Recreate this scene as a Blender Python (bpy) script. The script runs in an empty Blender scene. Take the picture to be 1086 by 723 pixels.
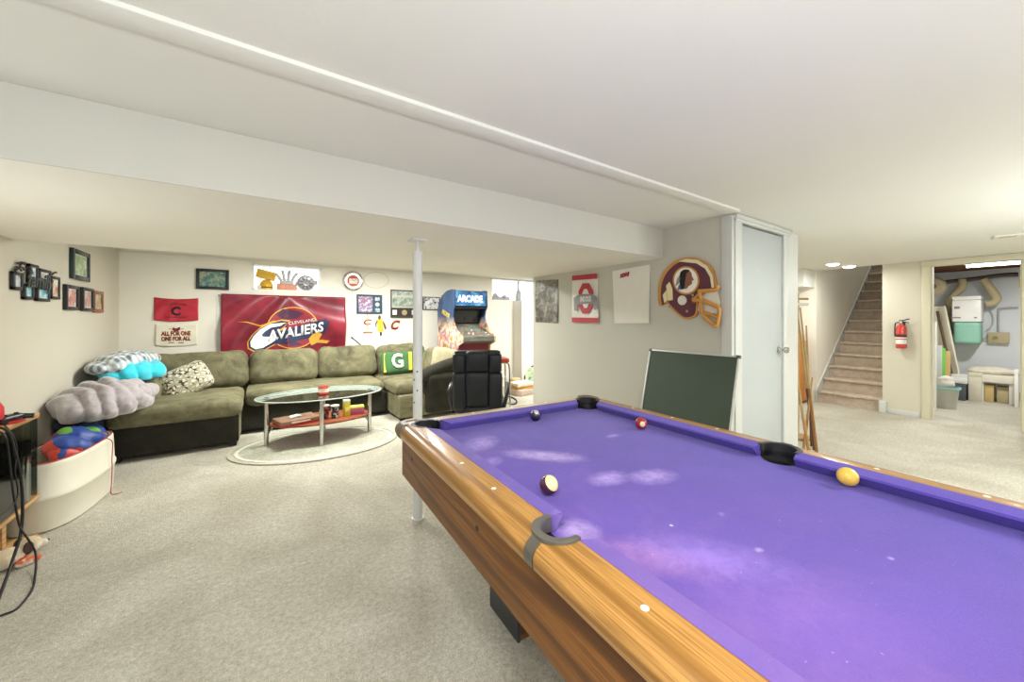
import bpy, bmesh, math, random
from mathutils import Vector, Matrix, noise
R = math.radians
PI = math.pi
SC = bpy.context.scene
COL = SC.collection
random.seed(7)

# ------------------------------------------------------------------ camera geometry
FPX, HY, YAW, HC = 400.0, 338.5, R(34.17), 1.33
FW = Vector((math.sin(YAW), math.cos(YAW), 0)); RT = Vector((math.cos(YAW), -math.sin(YAW), 0))
def ray(u, v): return FW + RT*((u-543)/FPX) + Vector((0, 0, -(v-HY)/FPX))
CAMP = Vector((0, 0, HC))
def atx(u, v, x): r = ray(u, v); return CAMP + r*(x/r.x)
def aty(u, v, y): r = ray(u, v); return CAMP + r*(y/r.y)
def atz(u, v, z): r = ray(u, v); return CAMP + r*((z-HC)/r.z)
cam = bpy.data.cameras.new('camera'); co = bpy.data.objects.new('camera', cam); COL.objects.link(co)
co.location = CAMP; co.rotation_euler = (PI/2, 0, -YAW)
cam.sensor_width = 36; cam.lens = FPX/1086*36; cam.shift_y = -(361.5-HY)/1086; cam.clip_start = .02
SC.camera = co
vs = SC.view_settings; vs.view_transform = 'Standard'; vs.look = 'None'; vs.gamma = 1; vs.use_curve_mapping = False
vs.exposure = 0.15

# ------------------------------------------------------------------ materials
def lin(c):
    if isinstance(c, str):
        c = [int(c[i:i+2], 16)/255 for i in (0, 2, 4)]
    return tuple((x/12.92 if x <= .04045 else ((x+.055)/1.055)**2.4) for x in c) + (1,)
MATS = {}
class NT:
    def __init__(s, name):
        s.m = bpy.data.materials.new(name); s.m.use_nodes = True; s.t = s.m.node_tree
        s.b = s.t.nodes['Principled BSDF']; s.out = s.t.nodes['Material Output']
        s.tc = s.t.nodes.new('ShaderNodeTexCoord')
    def n(s, typ, **kw):
        nd = s.t.nodes.new(typ)
        for k, v in kw.items():
            if k.startswith('i_'):
                key = k[2:].replace('_', ' ')
                nd.inputs[key].default_value = v
            else: setattr(nd, k, v)
        return nd
    def l(s, a, b): s.t.links.new(a, b)
    def mapping(s, scale=(1, 1, 1), loc=(0, 0, 0), rot=(0, 0, 0), src='Object'):
        mp = s.n('ShaderNodeMapping'); mp.inputs['Scale'].default_value = scale
        mp.inputs['Location'].default_value = loc; mp.inputs['Rotation'].default_value = rot
        s.l(s.tc.outputs[src], mp.inputs[0]); return mp.outputs[0]
    def noise(s, vec, scale, detail=3, rough=.5, dist=0):
        nd = s.n('ShaderNodeTexNoise'); nd.inputs['Scale'].default_value = scale
        nd.inputs['Detail'].default_value = detail; nd.inputs['Roughness'].default_value = rough
        nd.inputs['Distortion'].default_value = dist
        s.l(vec, nd.inputs['Vector']); return nd.outputs['Fac']
    def ramp(s, fac, stops, interp='LINEAR'):
        r = s.n('ShaderNodeValToRGB'); r.color_ramp.interpolation = interp
        e = r.color_ramp.elements
        while len(e) > 1: e.remove(e[-1])
        for i, (p, c) in enumerate(stops):
            x = e[0] if i == 0 else e.new(p)
            x.position = p; x.color = lin(c)
        s.l(fac, r.inputs[0]); return r.outputs[0]
    def mix(s, fac, a, b, typ='MIX'):
        m = s.n('ShaderNodeMix', data_type='RGBA', blend_type=typ)
        for k, v in ((0, fac), (6, a), (7, b)):
            if hasattr(v, 'is_linked'): s.l(v, m.inputs[k])
            else: m.inputs[k].default_value = v
        return m.outputs[2]
    def math(s, op, a, b=None):
        m = s.n('ShaderNodeMath', operation=op)
        for k, v in ((0, a), (1, b)):
            if v is None: continue
            if hasattr(v, 'is_linked'): s.l(v, m.inputs[k])
            else: m.inputs[k].default_value = v
        return m.outputs[0]
    def bump(s, h, strength=.3, dist=.01):
        b = s.n('ShaderNodeBump'); b.inputs['Strength'].default_value = strength; b.inputs['Distance'].default_value = dist
        s.l(h, b.inputs['Height']); s.l(b.outputs[0], s.b.inputs['Normal'])
    def col(s, c):
        if hasattr(c, 'is_linked'): s.l(c, s.b.inputs['Base Color'])
        else: s.b.inputs['Base Color'].default_value = c
    def set(s, rough=.6, metal=0, spec=None, sheen=None, coat=None, trans=None, ior=None):
        s.b.inputs['Roughness'].default_value = rough; s.b.inputs['Metallic'].default_value = metal
        if spec is not None: s.b.inputs['Specular IOR Level'].default_value = spec
        if sheen is not None: s.b.inputs['Sheen Weight'].default_value = sheen; s.b.inputs['Sheen Roughness'].default_value = .4
        if coat is not None: s.b.inputs['Coat Weight'].default_value = coat; s.b.inputs['Coat Roughness'].default_value = .1
        if trans is not None: s.b.inputs['Transmission Weight'].default_value = trans
        if ior is not None: s.b.inputs['IOR'].default_value = ior
        return s

def mat(c, rough=.6, metal=0, var=.06, scale=14, bump=0, bscale=60, **kw):
    """plain surface with slight procedural variation"""
    key = ('p', c, rough, metal, var, scale, bump, bscale, tuple(sorted(kw.items())))
    if key in MATS: return MATS[key]
    n = NT('surface_'+(c if isinstance(c, str) else 'tone')); v = n.mapping()
    f = n.noise(v, scale, 3)
    base = lin(c)
    dk = tuple(x*(1-var) for x in base[:3])+(1,); lt = tuple(min(1, x*(1+var)) for x in base[:3])+(1,)
    n.col(n.mix(f, dk, lt)); n.set(rough, metal, **kw)
    if bump: n.bump(n.noise(v, bscale, 3), bump, .004)
    MATS[key] = n.m; return n.m
def emit(c, strength):
    key = ('e', c, strength)
    if key in MATS: return MATS[key]
    n = NT('glow_'+c); n.col(lin(c)); n.b.inputs['Emission Color'].default_value = lin(c)
    n.b.inputs['Emission Strength'].default_value = strength; MATS[key] = n.m; return n.m

def wallpaint(c, name, b=.06):
    n = NT(name); v = n.mapping(src='Object')
    f = n.noise(v, 1.3, 4); base = lin(c)
    n.col(n.mix(f, tuple(x*.96 for x in base[:3])+(1,), tuple(min(1, x*1.03) for x in base[:3])+(1,)))
    n.set(.75, spec=.25); n.bump(n.noise(v, 90, 3), b, .004); return n.m
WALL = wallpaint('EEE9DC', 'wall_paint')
WHITEWALL = wallpaint('E6E5DF', 'white_wall_paint')
CEIL = wallpaint('E4E3DA', 'ceiling_paint', .1)
TRIM = mat('CBCCC6', .35, var=.02)
DOORM = mat('B2B7B6', .5, var=.02)
def carpet_mat():
    n = NT('carpet_pile'); v = n.mapping()
    fine = n.noise(v, 210, 3, .75); mid = n.noise(v, 45, 4, .7); big = n.noise(v, 1.6, 4, .6, .6); tuft = n.noise(v, 95, 4, .75)
    c = n.ramp(fine, [(.34, '8E887A'), (.5, 'D2CCB9'), (.64, 'FAF6E8')])
    c = n.mix(n.ramp(tuft, [(.32, '968F86'), (.55, 'FFFFFF')]), lin('938D81'), c)
    c = n.mix(.5, c, n.ramp(mid, [(.36, 'B2AC98'), (.64, 'EEE8D8')]))
    c = n.mix(.7, c, n.ramp(big, [(.36, 'D4D0C8'), (.64, 'FFFFFF')]), 'MULTIPLY')
    n.col(c); n.set(.95, spec=.1, sheen=.2)
    n.bump(n.math('ADD', n.noise(v, 160, 2, .7), n.math('MULTIPLY', n.noise(v, 25, 3), .6)), .9, .012)
    return n.m
CARPET = carpet_mat()
def wood_mat(name, dark, light, scale=1.0, axis='y', rough=.35, coat=.3, gr=1):
    n = NT(name)
    sc = {'x': (1.2, 14, 14), 'y': (14, 1.2, 14), 'z': (14, 14, 1.2)}[axis]
    v = n.mapping(tuple(a*scale for a in sc))
    w = n.n('ShaderNodeTexWave', wave_type='RINGS', rings_direction={'x': 'X', 'y': 'Y', 'z': 'Z'}[axis])
    w.inputs['Scale'].default_value = .55; w.inputs['Distortion'].default_value = 7*gr; w.inputs['Detail'].default_value = 3
    w.inputs['Detail Scale'].default_value = .7
    n.l(v, w.inputs['Vector'])
    v2 = n.mapping(tuple(a*scale*(8 if a > 2 else 1.6) for a in sc))
    f = n.noise(v2, 2.2, 3, .6)
    c = n.ramp(w.outputs['Fac'], [(.0, dark), (.35, light), (1, light)])
    d = lin(dark)
    c = n.mix(n.ramp(f, [(.36, '000000'), (.56, 'FFFFFF')]), n.mix(.85, c, d), c)
    n.col(c); n.set(rough, coat=coat); n.bump(f, .06, .003); return n.m
OAK = wood_mat('oak_rail', '84591F', 'B48444', 1.2, 'y')
OAKX = wood_mat('oak_end_rail', '84591F', 'B48444', 1.3, 'x')
OAKB = wood_mat('oak_apron', '5A3410', '86551F', .8, 'y', .55, .0, 2.2)
OAKBX = wood_mat('oak_end_apron', '5E3C1C', '8A5F33', .8, 'x', .45, .15, 1.4)
PINE = wood_mat('pine_wood', '8E6C42', 'B4935F', 1, 'z', .5, .1)
OAKS = wood_mat('shelf_oak', 'A97C45', 'CFA46C', 1.4, 'y', .5, .1)
REDWOOD = wood_mat('red_shelf_wood', '7E3C25', 'A6583A', 1, 'x', .35, .3)
CHROME = mat('C9C9C6', .14, 1, .03)
STEEL = mat('8D8B84', .38, 1, .08)
IRON = mat('7F7C74', .42, .7, .1)
BLACK = mat('141416', .5, var=.1)
BLACKP = mat('1B1C1F', .35, var=.1)
WHITEP = mat('ECEBE4', .35, var=.02)
def glass_mat(tint='E6F2EE', rough=.02, alpha=.18):
    n = NT('clear_glass'); t = n.t
    tr = n.n('ShaderNodeBsdfTransparent'); tr.inputs[0].default_value = lin(tint)
    gl = n.n('ShaderNodeBsdfGlossy'); gl.inputs['Roughness'].default_value = rough
    gl.inputs['Color'].default_value = (1, 1, 1, 1)
    fr = n.n('ShaderNodeFresnel'); fr.inputs['IOR'].default_value = 1.5
    f = n.math('MAXIMUM', fr.outputs[0], alpha*.3)
    mx = n.n('ShaderNodeMixShader'); n.l(f, mx.inputs[0]); n.l(tr.outputs[0], mx.inputs[1]); n.l(gl.outputs[0], mx.inputs[2])
    n.l(mx.outputs[0], n.out.inputs[0]); return n.m
GLASS = glass_mat('F4FAF7', .02, .1)
GLASSD = glass_mat('A9B4B2', .04, .3)

# ------------------------------------------------------------------ mesh builder
class MB:
    def __init__(s): s.bm = bmesh.new(); s.mats = []
    def _take(s, bm2, M=None, mi=0):
        if M is not None: bmesh.ops.transform(bm2, matrix=M, verts=bm2.verts)
        me = bpy.data.meshes.new('t'); 
        for f in bm2.faces: f.material_index = mi
        bm2.to_mesh(me); bm2.free(); s.bm.from_mesh(me); bpy.data.meshes.remove(me); return s
    def box(s, x0, x1, y0, y1, z0, z1, bev=0, seg=2, M=None, mi=0):
        b = bmesh.new(); bmesh.ops.create_cube(b, size=1)
        for v in b.verts:
            v.co = Vector(((x0+x1)/2+v.co.x*(x1-x0), (y0+y1)/2+v.co.y*(y1-y0), (z0+z1)/2+v.co.z*(z1-z0)))
        if bev: bmesh.ops.bevel(b, geom=b.edges[:], offset=bev, segments=seg, profile=.5, affect='EDGES')
        return s._take(b, M, mi)
    def cyl(s, p0, p1, r0, r1=None, n=16, mi=0, caps=True):
        p0, p1 = Vector(p0), Vector(p1); r1 = r0 if r1 is None else r1
        d = p1-p0; b = bmesh.new()
        bmesh.ops.create_cone(b, cap_ends=caps, segments=n, radius1=r0, radius2=r1, depth=d.length)
        M = Matrix.Translation((p0+p1)/2) @ d.to_track_quat('Z', 'Y').to_matrix().to_4x4()
        return s._take(b, M, mi)
    def sph(s, c, r, sub=3, mi=0, M=None):
        b = bmesh.new(); bmesh.ops.create_icosphere(b, subdivisions=sub, radius=1)
        r = (r, r, r) if not hasattr(r, '__len__') else r
        for v in b.verts: v.co = Vector((v.co.x*r[0], v.co.y*r[1], v.co.z*r[2]))
        T = Matrix.Translation(c)
        return s._take(b, T @ (M or Matrix()), mi)
    def tube(s, pts, r, n=8, mi=0, smooth=4, closed=False):
        P = [Vector(p) for p in pts]
        if smooth and len(P) > 2:
            Q = []; N = len(P)
            rng = range(N) if closed else range(N-1)
            for i in rng:
                if closed: a, b, c, d = P[i-1], P[i], P[(i+1) % N], P[(i+2) % N]
                else: a, b, c, d = P[max(i-1, 0)], P[i], P[i+1], P[min(i+2, N-1)]
                for k in range(smooth):
                    t = k/smooth
                    Q.append(.5*((2*b)+(c-a)*t+(2*a-5*b+4*c-d)*t*t+(3*b-a-3*c+d)*t**3))
            if not closed: Q.append(P[-1])
            P = Q
        bm = s.bm; rings = []; up = Vector((0, 0, 1)); N = len(P)
        prev = None
        for i, p in enumerate(P):
            if closed: t = (P[(i+1) % N]-P[i-1]).normalized()
            else: t = (P[min(i+1, N-1)]-P[max(i-1, 0)]).normalized()
            if prev is None:
                a = t.orthogonal().normalized()
            else:
                a = prev - t*prev.dot(t)
                a = a.normalized() if a.length > 1e-6 else t.orthogonal().normalized()
            prev = a; b = t.cross(a)
            rr = r[min(int(i*len(r)/N), len(r)-1)] if hasattr(r, '__len__') else r
            rings.append([bm.verts.new(p+a*rr*math.cos(2*PI*k/n)+b*rr*math.sin(2*PI*k/n)) for k in range(n)])
        M = N if closed else N-1
        for i in range(M):
            A, B = rings[i], rings[(i+1) % N]
            for k in range(n):
                f = bm.faces.new((A[k], A[(k+1) % n], B[(k+1) % n], B[k])); f.material_index = mi
        if not closed:
            f = bm.faces.new(rings[0][::-1]); f.material_index = mi
            f = bm.faces.new(rings[-1]); f.material_index = mi
        return s
    def lathe(s, prof, c=(0, 0, 0), n=24, mi=0, M=None, sx=1, sy=1):
        b = bmesh.new(); rings = []
        for r, z in prof:
            if r < 1e-5: rings.append([b.verts.new((0, 0, z))])
            else: rings.append([b.verts.new((r*sx*math.cos(2*PI*k/n), r*sy*math.sin(2*PI*k/n), z)) for k in range(n)])
        for A, B in zip(rings, rings[1:]):
            if len(A) == 1 and len(B) == 1: continue
            for k in range(n):
                j = (k+1) % n
                if len(A) == 1: b.faces.new((A[0], B[j], B[k]))
                elif len(B) == 1: b.faces.new((A[k], A[j], B[0]))
                else: b.faces.new((A[k], A[j], B[j], B[k]))
        T = Matrix.Translation(c) @ (M or Matrix())
        return s._take(b, T, mi)
    def prism(s, pts, d0, d1, plane='xz', mi=0, M=None):
        """closed outline, extruded across the missing axis from d0 to d1"""
        def P(a, b, d):
            return {'xz': (a, d, b), 'yz': (d, a, b), 'xy': (a, b, d)}[plane]
        b = bmesh.new()
        A = [b.verts.new(P(p[0], p[1], d0)) for p in pts]; B = [b.verts.new(P(p[0], p[1], d1)) for p in pts]
        b.faces.new(A); b.faces.new(B[::-1]); n = len(pts)
        for i in range(n): b.faces.new((A[i], B[i], B[(i+1) % n], A[(i+1) % n]))
        bmesh.ops.recalc_face_normals(b, faces=b.faces[:])
        return s._take(b, M, mi)
    def soft(s, c, size, r, puff=.0, wr=0, seed=0, cuts=9, M=None, mi=0, wf=6):
        """a rounded, slightly puffed and wrinkled block: cushions and pads"""
        b = bmesh.new(); bmesh.ops.create_cube(b, size=2)
        bmesh.ops.subdivide_edges(b, edges=b.edges[:], cuts=cuts, use_grid_fill=True)
        h = Vector(size)/2; off = Vector((seed*3.1, seed*1.7, seed*.9))
        for v in b.verts:
            p = v.co.copy(); q = Vector((p.x*h.x, p.y*h.y, p.z*h.z))
            inn = Vector([max(-(h[i]-r), min(h[i]-r, q[i])) for i in range(3)])
            d = q-inn
            nrm = d.normalized() if d.length > 1e-7 else Vector((0, 0, 0))
            q = inn+nrm*r if d.length > 1e-7 else q
            k = min(range(3), key=lambda i: size[i])
            o = [i for i in range(3) if i != k]
            q[k] *= 1+puff*(1-p[o[0]]**2)*(1-p[o[1]]**2)
            if wr: q += nrm*wr*(noise.noise(q*wf+off)+.5*noise.noise(q*wf*2.7+off))
            v.co = q
        T = Matrix.Translation(c) @ (M or Matrix())
        return s._take(b, T, mi)
    def build(s, name, m=None, parent=None, smooth=30, loc=None):
        me = bpy.data.meshes.new(name)
        bmesh.ops.recalc_face_normals(s.bm, faces=s.bm.faces[:])
        s.bm.to_mesh(me); s.bm.free()
        for x in (m if isinstance(m, (list, tuple)) else [m]): me.materials.append(x)
        if smooth:
            me.shade_smooth(); me.set_sharp_from_angle(angle=R(smooth))
        o = bpy.data.objects.new(name, me); COL.objects.link(o)
        if parent: o.parent = parent
        if loc is not None: o.location = loc
        return o
def thing(name, label, cat, loc=(0, 0, 0), rz=0, group=None, rot=None):
    o = bpy.data.objects.new(name, None); COL.objects.link(o); o.empty_display_size = .1
    o.location = loc; o.rotation_euler = rot or (0, 0, rz)
    o['label'] = label; o['category'] = cat
    if group: o['group'] = group
    return o
def tag(o, label, cat, group=None, kind=None):
    o['label'] = label; o['category'] = cat
    if group: o['group'] = group
    if kind: o['kind'] = kind
    return o
def struct(o): o['kind'] = 'structure'; return o
def copy_tree(o, parent=None):
    c = o.copy(); COL.objects.link(c)
    if parent: c.parent = parent
    for ch in list(o.children): copy_tree(ch, c)
    return c
def text_part(s, w, h, m, parent, x, y, z, rot=0, shear=0, off=0, ext=.001, name='lettering', bold=0, yf=None, arc=None):
    """lettering standing in the local xz plane, facing -y, centred on x, z; arc bends it"""
    cu = bpy.data.curves.new('t', 'FONT'); cu.body = s; cu.align_x = 'CENTER'; cu.align_y = 'CENTER'
    cu.extrude = 0; cu.resolution_u = 3; cu.offset = 0
    o = bpy.data.objects.new('t', cu); COL.objects.link(o)
    dg = bpy.context.evaluated_depsgraph_get()
    me = bpy.data.meshes.new_from_object(o.evaluated_get(dg))
    xs = [v.co.x for v in me.vertices]; ys = [v.co.y for v in me.vertices]
    cx, cy = (min(xs)+max(xs))/2, (min(ys)+max(ys))/2; sx, sy = w/(max(xs)-min(xs)), h/(max(ys)-min(ys))
    if off or bold:
        cu.offset = (off+bold)/max(sx, 1e-6)
        dg = bpy.context.evaluated_depsgraph_get(); dg.update()
        bpy.data.meshes.remove(me); me = bpy.data.meshes.new_from_object(o.evaluated_get(dg))
    bpy.data.objects.remove(o); bpy.data.curves.remove(cu)
    bm = bmesh.new(); bm.from_mesh(me); bpy.data.meshes.remove(me)
    r = bmesh.ops.extrude_face_region(bm, geom=bm.faces[:])
    top = [g for g in r['geom'] if isinstance(g, bmesh.types.BMVert)]
    for v in top: v.co.z += 1
    ca, sa = math.cos(rot), math.sin(rot)
    for v in bm.verts:
        X = (v.co.x-cx)*sx; Z = (v.co.y-cy)*sy; X += shear*Z
        if arc: Z += arc*(1-(2*X/w)**2)
        X, Z = X*ca-Z*sa, X*sa+Z*ca
        d = ext if v.co.z > .5 else 0
        yy = y-d
        if yf: yy += yf(x+X, z+Z)
        v.co = Vector((x+X, yy, z+Z))
    bmesh.ops.recalc_face_normals(bm, faces=bm.faces[:])
    m2 = bpy.data.meshes.new(name); bm.to_mesh(m2); bm.free(); m2.materials.append(m)
    ob = bpy.data.objects.new(name, m2); COL.objects.link(ob); ob.parent = parent; return ob

# ------------------------------------------------------------------ the room
YB, XL, XP, ZC, XE = 6.25, -1.33, 2.91, 2.112, 7.42
YD = 1.405      # face of the closet door wall
YN = -3.2
def slab(name, m, x0, x1, y0, y1, z0, z1): return struct(MB().box(x0, x1, y0, y1, z0, z1).build(name, m, smooth=0))
slab('floor', CARPET, -1.45, 11.0, YN, 6.4, -.08, 0)
# ceiling: main, soffit, raised part behind it
c = MB(); c.box(-1.45, XE+.0, YN, 1.97, ZC, ZC+.12); c.box(XP+.02, 7.5, 1.97, 3.0, ZC, ZC+.12)
c.box(XP+.06, 7.5, 3.0, 6.4, ZC+.02, ZC+.14); c.box(-1.45, XP+.06, 3.95, 6.4, ZC+.02, ZC+.14)
struct(c.build('ceiling', CEIL, smooth=0))
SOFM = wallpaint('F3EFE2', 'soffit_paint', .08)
SOF = 1.86
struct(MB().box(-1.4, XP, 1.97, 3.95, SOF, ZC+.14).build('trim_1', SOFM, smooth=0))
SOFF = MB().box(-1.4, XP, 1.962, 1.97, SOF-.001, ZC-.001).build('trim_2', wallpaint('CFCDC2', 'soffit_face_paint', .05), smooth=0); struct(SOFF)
struct(MB().box(-1.4, XP-.05, 1.31, 1.40, ZC-.014, ZC+.01, .004).build('trim_3', CEIL))
# walls
def wall_holes(name, m, x0, x1, z0, z1, y0, y1, holes):
    """wall across y0..y1 spanning x with rectangular openings (x0,x1,z0,z1)"""
    b = MB(); xs = sorted({x0, x1, *[h[0] for h in holes], *[h[1] for h in holes]})
    for a, c_ in zip(xs, xs[1:]):
        hs = [h for h in holes if h[0] <= a+1e-6 and h[1] >= c_-1e-6]
        if not hs: b.box(a, c_, y0, y1, z0, z1)
        else:
            h = hs[0]
            b.box(a, c_, y0, y1, z0, h[2])
            if h[3] < z1-.001: b.box(a, c_, y0, y1, h[3], z1)
    return struct(b.build(name, m, smooth=0))
W1 = (-.04, .81, 1.735, 2.095); W2 = (3.76, 4.95, 1.70, 2.125)
wall_holes('wall_back', WALL, -1.45, 7.5, 0, 2.3, YB, YB+.25, [W1, W2])
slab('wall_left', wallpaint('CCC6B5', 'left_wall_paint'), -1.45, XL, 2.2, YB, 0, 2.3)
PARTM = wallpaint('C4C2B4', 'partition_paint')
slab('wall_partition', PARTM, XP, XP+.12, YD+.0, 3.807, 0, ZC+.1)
slab('wall_ledge', WHITEWALL, 4.27, 5.4, 5.95, YB, 0, 1.70)
# closet front wall with the door opening
DX0, DX1, DZ = 3.035, 3.775, 2.045
b = MB(); b.box(XP+.12, DX0, YD, YD+.1, 0, ZC+.05); b.box(DX1, 4.16, YD, YD+.1, 0, ZC+.05); b.box(DX0, DX1, YD, YD+.1, DZ+.05, ZC+.05)
b.box(XP, XP+.12, YD-.001, YD, 0, ZC+.05)
b.box(4.06, 4.16, YD+.1, 2.3, 0, ZC+.05)
struct(b.build('wall_closet', TRIM, smooth=0))
# closet door casing
b = MB()
b.box(XP+.02, DX0, YD-.03, YD, 0, DZ+.05, .004); b.box(DX1, DX1+.1, YD-.03, YD, 0, DZ+.05, .004)
b.box(XP+.02, DX1+.12, YD-.035, YD, DZ+.012, ZC-.005, .006); b.box(XP+.0, DX1+.13, YD-.05, YD, ZC-.035, ZC-.004, .006)
struct(b.build('trim_4', TRIM))
struct(MB().box(XP-.015, XP+.02, YD-.02, YD+.06, 0, ZC-.01, .004).build('trim_5', TRIM))
dr = struct(MB().box(DX0+.004, DX1-.004, YD-.012, YD+.028, .012, DZ, .003).build('door_1', DOORM))
k = MB(); k.lathe([(.0, 0), (.03, 0), (.032, .006), (.012, .012), (.011, .035), (.024, .045), (.029, .06), (.022, .075), (0, .08)], (3.705, YD-.012, 1.07), 20, M=Matrix.Rotation(PI/2, 4, 'X')); k.build('door_knob', CHROME, dr)
for zz in (1.78, .3): MB().cyl((DX0+.004, YD-.02, zz-.045), (DX0+.004, YD-.02, zz+.045), .007, n=10).box(DX0+.002, DX0+.03, YD-.016, YD-.011, zz-.04, zz+.04).build('hinge', STEEL, dr)
# end wall (stairs, extinguisher, utility doorway)
OY0, OY1, OZ = .30, 1.02, 2.035
b = MB(); b.box(XE, XE+.12, OY1, 1.49, 0, ZC+.1); b.box(XE, XE+.12, OY0, OY1, OZ, ZC+.1); b.box(XE, XE+.12, YN, OY0, 0, ZC+.1)
struct(b.build('wall_right', wallpaint('D2CCBA', 'cream_wall_paint'), smooth=0))
b = MB(); b.box(XE+.03, XE+.14, 2.37, 4.2, 0, ZC+.1); b.box(XE+.03, 12.5, 2.27, 2.37, 0, 4.6)
struct(b.build('wall_stair_left', WALL, smooth=0))
b = MB(); b.box(XE+.12, 12.5, 1.40, 1.49, 0, 4.6); b.box(12.4, 12.5, 1.49, 2.27, 0, 4.6); b.box(XE, 12.5, 1.40, 2.37, 4.5, 4.6); b.box(XE, XE+.1, 1.4, 2.37, ZC+.12, 4.6)
struct(b.build('wall_stair_right', WALL, smooth=0))
struct(MB().box(XE-.42, XE+.03, 2.29, 4.2, 1.84, ZC+.01).build('trim_6', CEIL, smooth=0))
b = MB(); b.box(XE-.012, XE, 1.12, 1.49, 0, .07, .003); b.box(XE-.05, XE+.06, 1.44, 1.52, 0, .17, .004)
struct(b.build('baseboard_right', TRIM))
# stair stringer: a sloped white skirt on the left wall of the stairs
RISE, RUN, NS = .188, .25, 14
b = MB(); x0 = XE+.02
b.prism([(x0, 0), (x0+.02, 0), (x0+NS*RUN, NS*RISE-.05), (x0+NS*RUN, NS*RISE+.17), (x0-.02, .19), (x0-.02, 0)], 2.255, 2.27, 'xz')
struct(b.build('trim_7', TRIM))
STC = NT('stair_carpet'); v = STC.mapping(); f = STC.noise(v, 120, 3, .7); g = STC.noise(v, 14, 3)
STC.col(STC.mix(.5, STC.ramp(f, [(.3, 'A08F7C'), (.7, 'D6C6B4')]), STC.ramp(g, [(.35, 'AD9B88'), (.65, 'D0BEAC')]))); STC.set(.95, spec=.1); STC.bump(f, .6, .006)
st = thing('staircase', 'carpeted beige staircase rising behind the opening beside the fire extinguisher', 'stairs', (XE+.05, 1.875, 0))
for i in range(NS):
    b = MB(); xx = i*RUN
    b.box(xx, xx+RUN+.03, -.378, .378, max(0, i*RISE-.03), (i+1)*RISE-.045)
    b.box(xx-.03, xx+RUN+.02, -.378, .378, (i+1)*RISE-.045, (i+1)*RISE, .018, 3)
    b.build('step', STC.m, st)
# doorway casing and the edge of the open utility door
b = MB()
for y0, y1 in ((OY1, OY1+.085), (OY0-.085, OY0)): b.box(XE-.02, XE-.0005, y0, y1, 0, OZ-.001, .004)
b.box(XE-.022, XE-.0005, OY0-.085, OY1+.085, OZ, OZ+.074, .004)
b.box(XE, XE+.12, OY1-.012, OY1, 0, OZ); b.box(XE, XE+.12, OY0, OY0+.012, 0, OZ)
struct(b.build('trim_8', mat('D6CFB6', .4, var=.02)))
for zz in (.42, 1.75): struct(MB().box(XE-.002, XE+.05, OY0+.012, OY0+.018, zz-.05, zz+.05).build('trim_9', mat('B99A4A', .35, .8)))
# utility room
UW = wallpaint('DDE0E2', 'utility_wall_paint')
struct(MB().box(10.35, 10.45, -1.2, 1.4, 0, 2.6).build('wall_utility_back', UW, smooth=0))
struct(MB().box(XE+.12, 10.35, -1.3, -1.2, 0, 2.6).build('wall_utility_side', UW, smooth=0))
b = MB(); b.box(XE+.12, 10.45, -1.3, 1.4, 2.36, 2.4)
for i in range(8): xx = XE+.35+i*.38; b.box(xx, xx+.04, -1.2, 1.4, 2.16, 2.36)
struct(b.build('ceiling_utility', wood_mat('joist_wood', '4E3324', '7C5439', 1, 'y', .8, 0), smooth=0))

# windows: deep wells with a bright frosted pane
for i, (h, nm) in enumerate(((W1, 'window_1'), (W2, 'window_2'))):
    w = MB(); w.box(h[0]-.01, h[1]+.01, YB+.24, YB+.25, h[2]-.01, h[3]+.01)
    w = struct(w.build(nm, emit('F4F8FF', 1.25 if i == 0 else 1.35), smooth=0))
    f = MB(); t = .02
    f.box(h[0], h[0]+t, YB-.004, YB+.24, h[2], h[3]); f.box(h[1]-t, h[1], YB-.004, YB+.24, h[2], h[3])
    f.box(h[0], h[1], YB-.004, YB+.24, h[3]-t, h[3]); f.box(h[0], h[1], YB-.004, YB+.24, h[2], h[2]+.012)
    f.build('window_frame', WHITEP, w, 0)
    f = MB(); n = 4 if i == 0 else 5
    for k in range(1, n): xx = h[0]+(h[1]-h[0])*k/n; f.box(xx-.006, xx+.006, YB+.225, YB+.24, h[2], h[3])
    zz = (h[2]+h[3])/2; f.box(h[0], h[1], YB+.225, YB+.24, zz-.006, zz+.006); f.build('muntin', WHITEP, w, 0)

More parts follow.
